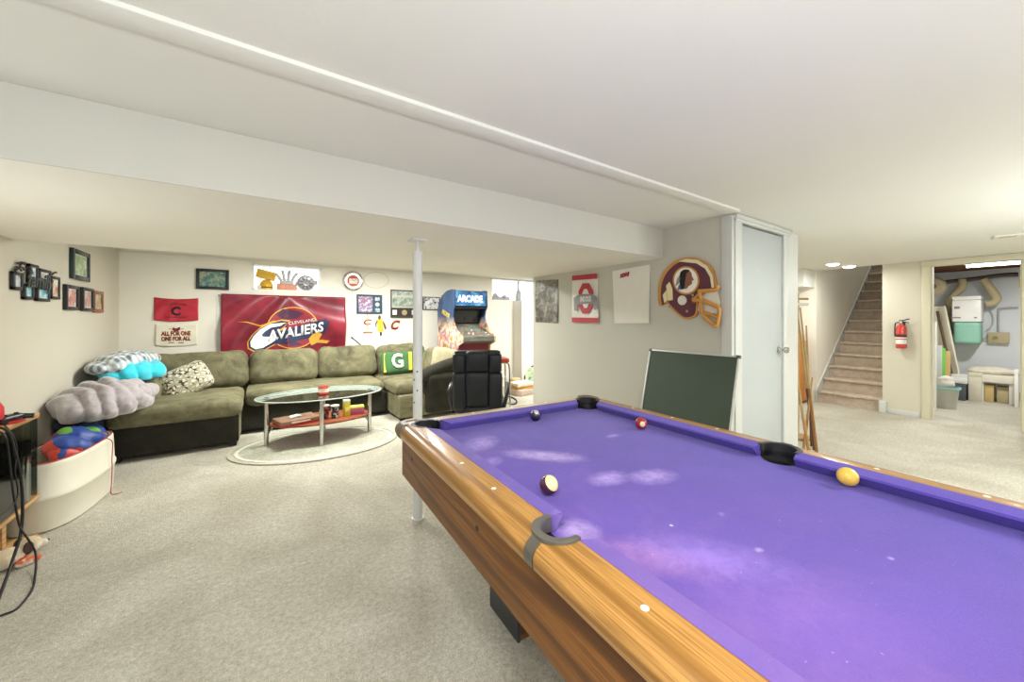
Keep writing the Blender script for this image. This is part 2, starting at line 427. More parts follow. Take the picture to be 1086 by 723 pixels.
# ------------------------------------------------------------------ pool table
TH = R(2.6); W2t, L2t = .481, 1.015
e1 = Vector((math.cos(TH), -math.sin(TH), 0)); e2 = Vector((math.sin(TH), math.cos(TH), 0))
FR = Vector((1.672, 1.645, 0)); TC = FR - e1*W2t - e2*L2t
pt = thing('pool_table', 'oak pool table with worn purple cloth filling the foreground', 'pool table', TC, -TH)
BZ, RZ = .785, .832; RI, RO = .06, .158
SPX = {1: (W2t+.055, .060), -1: (W2t+.070, .050)}; CPc = (W2t+.032, L2t+.032); CR = .062
def felt():
    n = NT('purple_cloth'); v = n.mapping()
    base = n.ramp(n.noise(v, 2.5, 4, .6, .4), [(.3, '4A3996'), (.7, '5A47AC')])
    fine = n.noise(v, 500, 2, .7)
    base = n.mix(.35, base, n.ramp(fine, [(.3, '443284'), (.7, '7462C0')]))
    pk = n.ramp(n.noise(v, 3.1, 5, .65, .9), [(.47, '000000'), (.66, 'FFFFFF')])
    # the cloth is pinker and paler toward the near end and the left side
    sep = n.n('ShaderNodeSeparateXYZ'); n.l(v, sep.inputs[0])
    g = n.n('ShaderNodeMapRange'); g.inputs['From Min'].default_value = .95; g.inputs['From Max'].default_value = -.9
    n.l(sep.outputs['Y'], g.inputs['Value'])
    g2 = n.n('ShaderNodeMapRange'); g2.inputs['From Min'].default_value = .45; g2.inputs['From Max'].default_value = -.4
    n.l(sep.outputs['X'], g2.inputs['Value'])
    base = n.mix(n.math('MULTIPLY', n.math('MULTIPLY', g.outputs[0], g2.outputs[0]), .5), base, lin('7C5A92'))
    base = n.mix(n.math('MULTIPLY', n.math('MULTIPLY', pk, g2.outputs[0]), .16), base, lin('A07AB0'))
    cl = n.noise(v, 26, 5, .75, .3)
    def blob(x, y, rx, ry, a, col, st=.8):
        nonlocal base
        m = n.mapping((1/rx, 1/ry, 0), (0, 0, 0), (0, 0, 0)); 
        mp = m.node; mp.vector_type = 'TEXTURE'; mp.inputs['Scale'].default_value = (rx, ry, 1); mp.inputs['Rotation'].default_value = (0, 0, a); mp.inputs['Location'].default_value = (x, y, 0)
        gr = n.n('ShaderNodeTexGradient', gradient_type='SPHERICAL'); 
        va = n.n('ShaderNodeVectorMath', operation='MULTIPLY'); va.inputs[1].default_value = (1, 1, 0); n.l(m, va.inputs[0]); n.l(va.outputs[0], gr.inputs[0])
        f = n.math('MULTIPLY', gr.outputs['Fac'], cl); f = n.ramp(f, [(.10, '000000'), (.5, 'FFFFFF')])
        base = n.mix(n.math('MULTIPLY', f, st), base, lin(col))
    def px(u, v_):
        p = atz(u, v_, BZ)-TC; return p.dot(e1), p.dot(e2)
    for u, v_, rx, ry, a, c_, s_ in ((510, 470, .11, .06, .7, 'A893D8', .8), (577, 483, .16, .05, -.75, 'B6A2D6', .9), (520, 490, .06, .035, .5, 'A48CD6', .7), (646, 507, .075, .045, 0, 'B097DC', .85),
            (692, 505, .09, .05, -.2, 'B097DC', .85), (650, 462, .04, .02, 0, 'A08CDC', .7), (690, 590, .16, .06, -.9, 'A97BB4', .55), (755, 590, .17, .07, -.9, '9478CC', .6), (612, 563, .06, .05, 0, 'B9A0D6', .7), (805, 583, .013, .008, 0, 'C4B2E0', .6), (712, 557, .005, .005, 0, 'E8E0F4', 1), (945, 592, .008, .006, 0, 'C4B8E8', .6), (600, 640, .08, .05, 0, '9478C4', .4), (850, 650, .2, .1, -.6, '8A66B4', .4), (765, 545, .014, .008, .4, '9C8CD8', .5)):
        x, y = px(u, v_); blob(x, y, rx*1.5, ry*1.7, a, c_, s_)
    sp = n.ramp(n.noise(v, 120, 1, .4), [(.79, '000000'), (.83, 'FFFFFF')])
    base = n.mix(n.math('MULTIPLY', sp, .5), base, lin('C9BBE6'))
    n.col(base); n.set(.9, spec=.15, sheen=.25); n.bump(fine, .15, .002); return n.m
FELT = felt()
# bed with six pocket mouths cut from its outline
def arc(cx, cy, r, a0, a1, n=10): return [(cx+r*math.cos(a0+(a1-a0)*i/n), cy+r*math.sin(a0+(a1-a0)*i/n)) for i in range(n+1)]
BX, BY = W2t+.05, L2t+.05
out = []
def cornerarc(sx, sy):
    cx, cy = sx*CPc[0], sy*CPc[1]; pts = []
    for i in range(37):
        a = 2*PI*i/36; x, y = cx+CR*math.cos(a), cy+CR*math.sin(a)
        if abs(x) < BX and abs(y) < BY: pts.append((x, y))
    pts.sort(key=lambda p: (abs(p[0])))
    return pts   # from small |x| (at end edge) to larger |x| (at side edge)
def sidearc(sx):
    cx = sx*(SPX[sx][0]+(.01 if sx < 0 else 0)); rr_ = SPX[sx][1]-(.004 if sx < 0 else 0); pts = [(cx+rr_*math.cos(2*PI*i/36), rr_*math.sin(2*PI*i/36)) for i in range(37)]
    return sorted([p for p in pts if abs(p[0]) < BX], key=lambda p: p[1])
rs = sidearc(1); ls = sidearc(-1)
out = cornerarc(1, 1)[::1] + rs[::-1] + cornerarc(1, -1)[::-1] + cornerarc(-1, -1) + ls + cornerarc(-1, 1)[::-1]
MB().prism(out, BZ-.02, BZ, 'xy').build('playing_bed', FELT, pt, 0)
# cushions
def cushion_long(sx, sy):
    x0, x1 = W2t, W2t+RI; y0, y1 = .07, L2t-.075
    prof = [(x0, BZ+.034), (x0+.006, BZ+.04), (x1, RZ+.001), (x1, BZ), (x0+.03, BZ)]
    b = bmesh.new(); rings = []
    for y, t in ((y0, 0), (y1, 1)):
        rg = []
        for (x, z) in prof:
            k = (x-x0)/RI; yy = y + ((-.012*k) if t == 0 else (.035*k)); yy = max(yy, .055)
            rg.append(b.verts.new((sx*x, sy*yy, z)))
        rings.append(rg)
    n = len(prof)
    for i in range(n): b.faces.new((rings[0][i], rings[0][(i+1) % n], rings[1][(i+1) % n], rings[1][i]))
    b.faces.new(rings[0]); b.faces.new(rings[1]); m = MB(); m._take(b); m.build('cushion', FELT, pt, 30)
def cushion_end(sy):
    y0 = L2t; prof = [(y0, BZ+.034), (y0+.006, BZ+.04), (y0+RI, RZ+.001), (y0+RI, BZ), (y0+.03, BZ)]
    b = bmesh.new(); rings = []
    for sx in (-1, 1):
        rings.append([b.verts.new((sx*(W2t-.075+.035*(y-y0)/RI), sy*y, z)) for y, z in prof])
    n = len(prof)
    for i in range(n): b.faces.new((rings[0][i], rings[0][(i+1) % n], rings[1][(i+1) % n], rings[1][i]))
    b.faces.new(rings[0]); b.faces.new(rings[1]); m = MB(); m._take(b); m.build('cushion', FELT, pt, 30)
for sx in (-1, 1):
    for sy in (-1, 1): cushion_long(sx, sy)
for sy in (-1, 1): cushion_end(sy)
# wooden rails, lofted so that the pocket mouths bite into them
def rail_sec(i, o):   # (offset from nose line inward edge, z)
    return [(i, RZ), (max(o-.045, i+.001), RZ), (o-.025, RZ-.004), (o-.01, RZ-.014), (o-.001, RZ-.03), (o, RZ-.045), (o-.004, RZ-.058), (o-.02, RZ-.066), (i, RZ-.066)]
def loft(sections, name, m, parent):
    b = bmesh.new(); rings = [[b.verts.new(p) for p in s] for s in sections]; n = len(rings[0])
    for A, B in zip(rings, rings[1:]):
        for i in range(n): b.faces.new((A[i], A[(i+1) % n], B[(i+1) % n], B[i]))
    b.faces.new(rings[0]); b.faces.new(rings[-1][::-1]); mm = MB(); mm._take(b); return mm.build(name, m, parent, 35)
YE = L2t+RO
for sx in (-1, 1):
    for sy in (-1, 1):
        ys = [0, .01, .02, .03, .04, .047, .0499, .0502, .055, .0598, .0602, .07]+[.07+(L2t-.07-.05)*i/6 for i in range(1, 7)]
        ys += [CPc[1]-CR+.001+(2*CR-.002)*i/12 for i in range(13)]+[CPc[1]+CR+.002, YE-.012, YE-.002]
        ys = sorted(ys); secs = []
        for y in ys:
            i = W2t+RI
            pr = SPX[sx]
            if y < pr[1]: i = max(i, pr[0]+math.sqrt(pr[1]**2-y*y))
            if abs(y-CPc[1]) < CR: i = max(i, CPc[0]+math.sqrt(CR**2-(y-CPc[1])**2))
            o = W2t+RO-(.012 if y > YE-.005 else 0)
            i = min(i, o-.034)
            secs.append([(sx*x, sy*(y+.0008), z) for x, z in rail_sec(i, o)])
        loft(secs, 'side_rail', OAK, pt)
for sy in (-1, 1):
    xs = [(CPc[0]-CR+.001)+(W2t+RI-.001-(CPc[0]-CR+.001))*i/8 for i in range(9)]
    xs = [-x for x in xs[::-1]]+[-.3, 0, .3]+xs; secs = []
    for x in xs:
        i = L2t+RI
        if abs(abs(x)-CPc[0]) < CR: i = max(i, CPc[1]+math.sqrt(CR**2-(abs(x)-CPc[0])**2))
        i = min(i, L2t+RO-.05)
        secs.append([(x, sy*y, z) for y, z in rail_sec(i, L2t+RO)])
    loft(secs, 'end_rail', mat('CFB487', .3, var=.08, coat=.4) if sy > 0 else OAKX, pt)  # far rail is paler: its specular highlight is put into the colour
# pockets: liner cup, iron
def pocket(cx, cy, r, ang, side):
    ex = .01 if side and cx < 0 else 0
    cxo = cx-ex; rr = r-(.004 if ex else 0)
    k_ = .020 if side else .004
    MB().lathe([(rr+.002, BZ-.004), (rr-k_+.003, .766), (rr-k_, .70), (rr-k_-.014, .67), (0, .665), (0, .67), (rr-k_-.016, .675), (rr-k_-.003, .70), (rr-k_-.001, .766), (rr-.001, BZ-.003), (rr+.002, BZ-.004)], (cxo, cy, 0), 28).build('pocket_liner', BLACK, pt)
    n = 22; sp = (PI*.58 if side else PI*.74)
    b = bmesh.new(); rings = []
    for i in range(n+1):
        a = ang-sp+2*sp*i/n; c, s = math.cos(a), math.sin(a)
        rings.append([b.verts.new((cx+c*q, cy+s*q, z)) for q, z in ((r-.003, BZ-.002), (r-.003, RZ+.001), (r+.001, RZ+.001), (r+.001, BZ-.002))])
    for A, B in zip(rings, rings[1:]):
        for k in range(4): b.faces.new((A[k], A[(k+1) % 4], B[(k+1) % 4], B[k]))
    b.faces.new(rings[0]); b.faces.new(rings[-1][::-1]); m = MB(); m._take(b); m.build('pocket_backing', BLACK, pt, 40)
    # C-shaped iron, flat strip following the outer half of the mouth
    hz = .007 if side and cx < 0 else .0015
    n = 22; sp = (PI*.58 if side else PI*.62)
    b = bmesh.new(); rings = []
    for i in range(n+1):
        a = ang-sp+2*sp*i/n; c, s = math.cos(a), math.sin(a)
        w = .016*(1-.35*abs(2*i/n-1)**3)
        rings.append([b.verts.new((cx+c*q, cy+s*q, z)) for q, z in ((r-.005, RZ-.03), (r-.005, RZ+hz-.001), (r-.001, RZ+hz), (r+w-.003, RZ+hz), (r+w, RZ+hz-.001), (r+w, RZ-.005), (r+.001, RZ-.03))])
    for A, B in zip(rings, rings[1:]):
        for k in range(7): b.faces.new((A[k], A[(k+1) % 7], B[(k+1) % 7], B[k]))
    b.faces.new(rings[0]); b.faces.new(rings[-1][::-1]); m = MB(); m._take(b)
    m.build('pocket_iron', IRON if side and cx < 0 else mat('2B2A2C', .4, var=.1), pt, 40)
for sx in (-1, 1):
    pocket(sx*SPX[sx][0], 0, SPX[sx][1], 0 if sx > 0 else PI, True)
    # strap over the side rail
    sec = [(x+.003, z+.003) for x, z in rail_sec(.0, W2t+RO)][1:-1]
    sec = [(SPX[sx][0]+SPX[sx][1]+.006, RZ+.005)]+sec
    secs = []
    for y in (-.017, .017): secs.append([(sx*x, y, z) for x, z in sec]+[(sx*(x-.006), y, z-.004) for x, z in sec[::-1]])
    loft(secs, 'rail_strap', STEEL, pt)
    for sy in (-1, 1): pocket(sx*CPc[0], sy*CPc[1], CR, math.atan2(sy, sx), False)
# corner caps
for sx in (-1, 1):
    for sy in (-1, 1):
        o = W2t+RO+.003; oy = L2t+RO+.003; rr = .05; pts = []
        sec = [(0, RZ+.004), (.022, RZ+.001), (.036, RZ-.012), (.042, RZ-.03), (.042, RZ-.055), (.03, RZ-.066)]
        base = [(o-.042, oy-.105)]+[(o-.042-.02+.02*math.cos(a), oy-.042-.02+.02*math.sin(a)) for a in [PI/2*i/6 for i in range(7)]]+[(o-.105, oy-.042)]
        nr = [(1, 0)]+[(math.cos(PI/2*i/6), math.sin(PI/2*i/6)) for i in range(7)]+[(0, 1)]
        secs = [[(sx*(p[0]+q[0]*d), sy*(p[1]+q[1]*d), z) for d, z in sec] + [(sx*(p[0]+q[0]*(d-.006)), sy*(p[1]+q[1]*(d-.006)), z-.005) for d, z in sec[::-1]] for p, q in zip(base, nr)]
        loft(secs, 'corner_cap', STEEL, pt)
# apron boards and under frame
AX, AY, AZ0, AZ1 = W2t+.128, L2t+.128, .575, RZ-.066
b = MB(); b.box(-AX, -AX+.025, -AY, AY, AZ0, AZ1, .003); b.build('apron', OAKB, pt)
b = MB(); b.box(AX-.025, AX, -AY, AY, AZ0, AZ1, .003); b.build('apron', OAKB, pt)
b = MB(); b.box(-AX+.026, AX-.026, AY-.025, AY, AZ0, AZ1, .003); b.build('apron', OAKBX, pt)
b = MB(); b.box(-AX+.026, AX-.026, -AY, -AY+.025, AZ0, AZ1, .003); b.build('apron', OAKBX, pt)
b = MB(); b.box(-AX+.03, AX-.03, -AY+.03, AY-.03, AZ0+.03, AZ0+.06); b.box(-.3, .3, -.9, .9, .52, AZ0+.03); b.build('under_frame', mat('5A3A22', .7), pt)
for sy in (-1, 1):
    y0, y1 = (.605, .84) if sy > 0 else (-.84, -.605)
    b = MB(); b.box(-.27, .27, y0, y1, .0, .52, .003); lg = b.build('leg', OAKBX, pt)
    for sx in (-1, 1):
        x0, x1 = sorted((sx*.27, sx*.285)); MB().box(x0, x1, y0-.004, y1+.004, 0, .53, .002).build('side_panel', mat('3A3B3D', .45, var=.08), lg)
for sx in (-1, 1):
    for i, y in enumerate((-.75, -.5, -.27, .27, .5, .75)):
        MB().cyl((sx*(W2t+.098), y, RZ-.002), (sx*(W2t+.098), y, RZ+.0008), .0075, n=14).build('rail_sight', mat('E8E4D8', .3), pt)
for x in (-.24, 0, .24):
    for sy in (-1, 1): MB().cyl((x, sy*(L2t+.098), RZ-.002), (x, sy*(L2t+.098), RZ+.0008), .0075, n=14).build('rail_sight', mat('E8E4D8', .3), pt)
for y in (.98, .32, -.32, -.98):
    MB().cyl((-AX-.001, y, .70), (-AX+.004, y, .70), .009, n=12).build('bolt', BLACK, pt)

# balls
def ball_mat(kind, c1, c2='F0E2B8', ax=(0, 0, 1)):
    n = NT('ball_'+kind); ax = Vector(ax).normalized()
    g = n.n('ShaderNodeTexCoord'); d = n.n('ShaderNodeVectorMath', operation='DOT_PRODUCT'); nn = n.n('ShaderNodeVectorMath', operation='NORMALIZE')
    n.l(n.tc.outputs['Object'], nn.inputs[0]); n.l(nn.outputs[0], d.inputs[0]); d.inputs[1].default_value = ax
    if kind == 'solid': f = n.math('GREATER_THAN', d.outputs['Value'], .9)
    elif kind == 'stripe': f = n.math('GREATER_THAN', n.math('ABSOLUTE', d.outputs['Value']), .5)
    else: f = n.math('GREATER_THAN', d.outputs['Value'], 2)
    n.col(n.mix(f, lin(c1), lin(c2))); n.set(.12, coat=.5); return n.m
BR_ = .0292
for (u, v, m, lab) in ((568, 446.3, ball_mat('solid', '241F3C', 'D8D2D8', (-.2, -.5, .8)), 'dark navy pool ball by the far end cushion of the purple cloth'),
                       (680, 455, ball_mat('solid', '9E2A2E', 'EBD9A8', (-.6, -.75, .1)), 'small red pool ball with a pale number spot near the far right cushion'),
                       (900, 514.2, ball_mat('plain', 'F2C552'), 'plain yellow pool ball resting against the right cushion past the side pocket'),
                       (582, 523.8, ball_mat('stripe', '4A2438', 'F3DDA0', (.18, -.75, .62)), 'cream pool ball with dark maroon band, alone at the left of the cloth')):
    p = atz(u, v, BZ)
    if u == 900: p = p - e1*.008
    b = MB(); b.sph((0, 0, 0), BR_, 4); o = b.build('pool_ball', m, None, 180, (p.x, p.y, BZ+BR_)); tag(o, lab, 'pool ball')

# ------------------------------------------------------------------ steel post
pc = atz(442.8, 545, 0)
pc = FW*2.52+RT*(-.1*2.52*2.5); pc.z = 0
t = thing('support_post', 'white painted steel post holding up the soffit behind the pool table', 'post', pc)
WP = mat('DEDFDC', .4, var=.03)
b = MB(); b.cyl((0, 0, .01), (0, 0, 1.785), .031, n=28); b.build('tube', WP, t)
b = MB(); b.cyl((0, 0, 1.785), (0, 0, 1.852), .013, n=14); b.build('jack_screw', WP, t)
b = MB(); b.box(-.05, .05, -.05, .05, 1.85, 1.86); b.build('top_plate', WP, t)
b = MB(); b.cyl((0, 0, 0), (0, 0, .01), .04); b.build('base_plate', WP, t)
for zz, a in ((.985, -2.0), (.93, -2.75), (.86, -2.0), (.78, -2.75)):
    b = MB(); b.cyl((.030*math.cos(a), .030*math.sin(a), zz), (.033*math.cos(a), .033*math.sin(a), zz), .0055, n=10); b.build('pin_hole', BLACK, t)

# ------------------------------------------------------------------ sectional sofa
def suede(name, dk, lt):
    n = NT(name); v = n.mapping()
    f = n.noise(v, 5, 5, .65, .8); g = n.noise(v, 60, 3)
    c = n.ramp(f, [(.3, dk), (.68, lt)]); n.col(n.mix(.15, c, n.ramp(g, [(.3, dk), (.7, lt)])))
    n.set(.9, spec=.15, sheen=.5); n.b.inputs['Sheen Tint'].default_value = lin('B9B390'); n.bump(n.math('ADD', f, n.math('MULTIPLY', g, .2)), .25, .01); return n.m
SU = suede('olive_suede', '4A4736', '8A8566'); SUD = suede('olive_base_suede', '25241F', '34322A')
sf = thing('sectional_sofa', 'olive green U-shaped sectional sofa with plump back cushions along the back wall', 'sofa', (.6, 5.6, 0))
def part(b, name, m, root, smooth=50):
    o = b.build(name, m, root, smooth)
    if root is not None:
        o.data.transform(Matrix.Translation(-Vector(root.location)))
    return o
# bases (world coordinates, moved into the sofa's frame by part())
part(MB().soft((-.63, 5.50, .19), (.98, 1.22, .30), .03, 0, .003, 1), 'base', SUD, sf)
part(MB().soft((.69, 5.72, .19), (1.64, .80, .30), .03, 0, .003, 2), 'base', SUD, sf)
part(MB().soft((1.98, 5.48, .19), (.90, 1.30, .30), .03, 0, .003, 3), 'base', SU, sf)
for x, y in ((-1.07, 4.96), (-.2, 4.96), (-1.07, 6.0), (.2, 5.4), (1.2, 5.4), (1.6, 4.92), (2.36, 4.92), (2.36, 6.0), (1.4, 6.0)):
    part(MB().box(x-.03, x+.03, y-.03, y+.03, 0, .05), 'foot', BLACK, sf)
# seats
part(MB().soft((-.63, 5.34, .405), (1.02, .98, .19), .075, .12, .008, 4, 14), 'seat_cushion', SU, sf)
part(MB().soft((.68, 5.62, .41), (1.56, .72, .18), .07, .1, .008, 5, 14), 'seat_cushion', SU, sf)
part(MB().soft((1.93, 5.72, .41), (.92, .60, .18), .07, .1, .008, 6, 12), 'seat_cushion', SU, sf)
part(MB().soft((1.93, 5.18, .41), (.86, .56, .19), .08, .12, .008, 7, 12), 'seat_cushion', SU, sf)
# back frame
part(MB().soft((.62, 6.10, .45), (3.48, .16, .74), .06, 0, .004, 8, 12), 'back_frame', SU, sf)
part(MB().soft((2.40, 5.5, .42), (.14, 1.34, .72), .06, 0, .004, 9, 12), 'back_frame', SU, sf)
# back cushions
TILT = Matrix.Rotation(R(-9), 4, 'X')
for cx, w, zz, sd in ((-.57, .98, .70, 11), (.325, .79, .70, 12), (1.115, .79, .71, 13), (1.90, .76, .71, 14)):
    part(MB().soft((cx, 5.93, zz), (w, .26, .46), .11, .22, .02, sd, 16, TILT, wf=5), 'back_cushion', SU, sf)
part(MB().soft((2.27, 5.36, .68), (.26, .66, .42), .11, .2, .02, 15, 14, Matrix.Rotation(R(7), 4, 'Y'), wf=5), 'back_cushion', SU, sf)
# arms
def arm(x0, x1, y0, y1, ztop, axis, seed):
    b = MB(); h = ztop-.05
    if axis == 'y': b.soft(((x0+x1)/2, (y0+y1)/2, .05+h/2), (x1-x0, y1-y0, h), min(x1-x0, .26)*.46, 0, .006, seed, 12)
    else: b.soft(((x0+x1)/2, (y0+y1)/2, .05+h/2), (x1-x0, y1-y0, h), (y1-y0)*.46, 0, .006, seed, 12)
    return b
part(arm(-1.12, -.84, 5.22, 6.12, .70, 'y', 21), 'arm', SU, sf)
b = arm(1.86, 2.46, 4.78, 4.98, .62, 'x', 22); part(b, 'arm', SUD, sf)
b = MB(); b.tube([(1.80, 4.88, .50), (1.95, 4.88, .60), (2.15, 4.88, .67), (2.36, 4.88, .72), (2.44, 4.88, .72)], .085, 14); part(b, 'arm_roll', SUD, sf)

# cushions lying on the sofa
def leopard():
    n = NT('leopard_print'); v = n.mapping()
    vo = n.n('ShaderNodeTexVoronoi', feature='DISTANCE_TO_EDGE'); vo.inputs['Scale'].default_value = 26; 
    n.l(v, vo.inputs['Vector'])
    w = n.noise(v, 22, 2); r = n.ramp(vo.outputs['Distance'], [(.10, '2E2A22'), (.17, 'B5A27B'), (.3, 'EFE6CB')])
    n.col(n.mix(n.ramp(w, [(.42, '000000'), (.5, 'FFFFFF')]), r, n.mix(.5, r, lin('EFE6CB')))); n.set(.9, sheen=.3); return n.m
pl = thing('throw_pillow', 'cream and black leopard print throw pillow on the chaise seat', 'pillow', (-.58, 5.50, .50), rot=(R(-38), R(-26), R(6)))
MB().soft((0, 0, .19), (.46, .15, .36), .07, .5, .006, 31, 12).build('pillow_case', leopard(), pl, 60)
GREENF = mat('3F6A3C', .9, var=.15, sheen=.3)
pg = thing('fleece_pillow', 'green football pillow with a white letter G, leaning at the sofa corner behind the post', 'pillow', (1.95, 5.66, .51), rot=(R(-20), 0, R(4)))
MB().soft((0, 0, .17), (.84, .13, .34), .06, .3, .006, 32, 12).build('pillow_case', GREENF, pg, 60)
b = MB(); b.lathe([(.125, 0), (.125, .004), (.075, .004), (.075, 0)], (-.20, -.088, .18), 32, M=Matrix.Rotation(PI/2, 4, 'X'), sx=1, sy=.95); 
text_part('G', .16, .21, mat('F0F0EA', .8), pg, -.20, -.088, .18, ext=.004, bold=.008)
b.bm.free()
for x, w in ((-.38, .03), (.36, .035), (.0, .05), (.12, .07)):
    MB().prism([(x-w/2-.015, .03), (x+w/2-.015, .03), (x+w/2+.015, .31), (x-w/2+.015, .31)], -.088 if abs(x) < .3 else -.058, -.03, 'xz').build('yellow_stripe', mat('E3C63C', .8), pg)
tp = MB().soft((0, 0, .15), (.34, .13, .32), .06, .3, .015, 33, 12).build('throw_pillow', suede('beige_suede', '8C8468', 'B4AB8A'), None, 60, (2.20, 5.03, .62))
tp.rotation_euler = (R(-14), R(12), R(-24)); tag(tp, 'plain beige cushion propped on the sofa arm behind the black chair', 'pillow')

# ------------------------------------------------------------------ heaps of blankets
def heap(name, c, r, m, label, seed=0, amp=.05, fr=9, dirv=(1, .3, .6), rot=0, sub=6, zmin=None, kind='blanket'):
    b = bmesh.new(); bmesh.ops.create_icosphere(b, subdivisions=sub, radius=1)
    off = Vector((seed*5.3, seed*2.1, seed)); dv = Vector(dirv).normalized(); dv2 = Vector((dirv[1]+.2, -dirv[0]*.4, dirv[2]+.3)).normalized()
    for v in b.verts:
        p = v.co.copy(); n_ = p.copy()
        q = Vector((p.x*r[0], p.y*r[1], p.z*r[2]))
        w = noise.noise_vector(q*2.2+off)*.12
        f = abs(math.sin(fr*((q+w).dot(dv))*PI+1.6*noise.noise(q*2+off)))
        g = .5+.5*math.sin(fr*.8*((q+w*1.5).dot(dv2))*PI+2*noise.noise(q*2-off))
        d = amp*(.75*f**.8+.6*g-.6) + amp*.8*noise.noise(q*5+off)+amp*.25*noise.noise(q*19+off)
        q += n_*d; q.z *= .82+.3*(.5+noise.noise(Vector((q.x*2.5, q.y*2.5, seed))))
        if q.z < -r[2]*.55: q.z = -r[2]*.55+(q.z+r[2]*.55)*.15
        v.co = q
    m_ = MB(); m_._take(b, Matrix.Rotation(rot, 4, 'Z')); o = m_.build(name, m, None, 180, c)
    tag(o, label, kind); return o
def plush(name, dk, lt, sc=30):
    n = NT(name); v = n.mapping(); f = n.noise(v, sc, 4, .7); g = n.noise(v, 3, 3)
    n.col(n.mix(g, n.ramp(f, [(.3, dk), (.7, lt)]), lin(lt))); n.set(.95, sheen=.5); n.bump(f, .3, .006); return n.m
def plaid():
    n = NT('plaid_fleece'); v = n.mapping((1, 1, 1), rot=(.3, .2, .5))
    base = None
    for ax, sc, ph in (('X', 34, 0), ('Y', 30, 1)):
        w = n.n('ShaderNodeTexWave', bands_direction=ax); w.inputs['Scale'].default_value = sc/6; w.inputs['Distortion'].default_value = .6; n.l(v, w.inputs['Vector'])
        c = n.ramp(w.outputs['Fac'], [(.25, '5E6E7A'), (.5, 'A6AFB0'), (.75, 'E0E4E2')])
        base = c if base is None else n.mix(.5, base, c)
    n.col(base); n.set(.95, sheen=.4); return n.m
ot = thing('storage_ottoman', 'dark navy ottoman under the grey blanket in the left corner', 'ottoman', (-1.228, 4.76, 0))
MB().soft((0, 0, .23), (.19, .60, .46), .03, 0, .003, 3).build('body', mat('27303E', .9, var=.15), ot, 60)
MB().soft((0, 0, .49), (.195, .62, .07), .025, 0, .003, 4).build('lid', mat('2C3647', .9, var=.15), ot, 60)
heap('blanket', (-1.03, 4.62, .64), (.25, .50, .17), plush('grey_plush', '847C80', 'B5ADAF'), 'crumpled grey plush blanket heaped beside the chaise', 2, .045, 9, (.85, .45, .35), rot=R(-8))
heap('blanket', (-1.10, 5.42, .88), (.19, .54, .11), plaid(), 'blue and white plaid blanket on top of the pile in the corner', 5, .035, 7, (.6, .6, .3), rot=R(-8))
heap('blanket', (-1.02, 5.28, .80), (.20, .36, .12), plush('cyan_fleece', '21B4CC', '3FCBDE'), 'bright turquoise blanket between the plaid blanket and the sofa arm', 8, .04, 8, (.8, .4, .4), rot=R(-14))
heap('blanket', (-1.18, 5.0, .60), (.12, .3, .1), plush('denim_cloth', '28384C', '3D4F66'), 'dark denim cloth squeezed under the grey blanket next to the chaise', 9, .02, 6)

# ------------------------------------------------------------------ coffee table, rug, things on them
rug = MB(); rc = Vector((.56, 4.50, 0)); A_, B_ = .80, .56
def ell(a, b_, n=64): return [(a*math.cos(2*PI*i/n), b_*math.sin(2*PI*i/n)) for i in range(n)]
rg = thing('oval_rug', 'grey oval rug with a cream ring, under the glass coffee table', 'rug', rc, R(-9))
MB().prism(ell(A_, B_), 0, .008, 'xy').build('rug_field', CARPET, rg)
for a, w, m in ((A_, .035, mat('B3AC9C', .95, bump=.3)), (A_-.06, .03, mat('D9D3C2', .95, bump=.3))):
    b = bmesh.new(); n = 72; o_, i_ = ell(a, a*B_/A_, n), ell(a-w, a*B_/A_-w, n)
    z0, z1 = .0, .013
    V = [[b.verts.new((p[0], p[1], z)) for p in ring] for ring, z in ((o_, z0), (o_, z1), (i_, z1), (i_, z0))]
    for k in range(4):
        for j in range(n): b.faces.new((V[k][j], V[k][(j+1) % n], V[(k+1) % 4][(j+1) % n], V[(k+1) % 4][j]))
    m_ = MB(); m_._take(b); m_.build('rug_border', m, rg)
ct = thing('coffee_table', 'oval glass coffee table with chrome legs and a reddish lower shelf', 'coffee table', (.62, 4.70, 0.008))
MB().prism(ell(.63, .40, 72), .485, .497, 'xy').build('glass_top', GLASS, ct)
b = bmesh.new(); m_ = MB(); m_.tube([(p[0]*1.0, p[1]*1.0, .491) for p in ell(.631, .401, 60)], .0055, 8, smooth=0, closed=True); m_.build('glass_edge', mat('D3DDD6', .2, var=.02), ct)
b.free()
LEGS = [(-.53, .02), (-.05, -.30), (.49, -.07), (.05, .30)]
for x, y in LEGS:
    lg = MB().cyl((x, y, 0), (x, y, .484), .022, n=18).cyl((x, y, .477), (x, y, .485), .032, n=18).build('leg', CHROME, ct)
    MB().cyl((x, y, .4972), (x, y, .502), .022, n=18).build('leg_cap', CHROME, lg)
MB().prism(ell(.50, .29, 60), .205, .223, 'xy').build('lower_shelf', REDWOOD, ct)
for x, y in LEGS[:1]+LEGS[2:3]:
    MB().tube([(x*1.0, y, .05), (x*.97, y, .12), (x*.9, y, .18), (x*.82, y, .20)], .009, 8).build('shelf_bracket', CHROME, ct)
def on_shelf(u, v, z=.231): return atz(u, v, z)
p = on_shelf(312, 446)
t = thing('board_game_box', 'flat red board game box at the left on the lower shelf of the coffee table', 'box', (.36, 4.62, .231), R(14))
MB().box(-.19, .19, -.13, .13, 0, .05, .003).build('box_base', mat('A32A22', .6), t); MB().box(-.192, .192, -.132, .132, .02, .056, .003).build('lid', mat('8E6650', .6, var=.25, scale=20), t)
MB().box(-.09, .09, -.1335, -.1315, .028, .044).build('pale_stripe', mat('E6D6C4', .6), t)
t = thing('game_controller', 'small white controller lying on the red box under the glass table', 'controller', (.34, 4.62, .288), R(40))
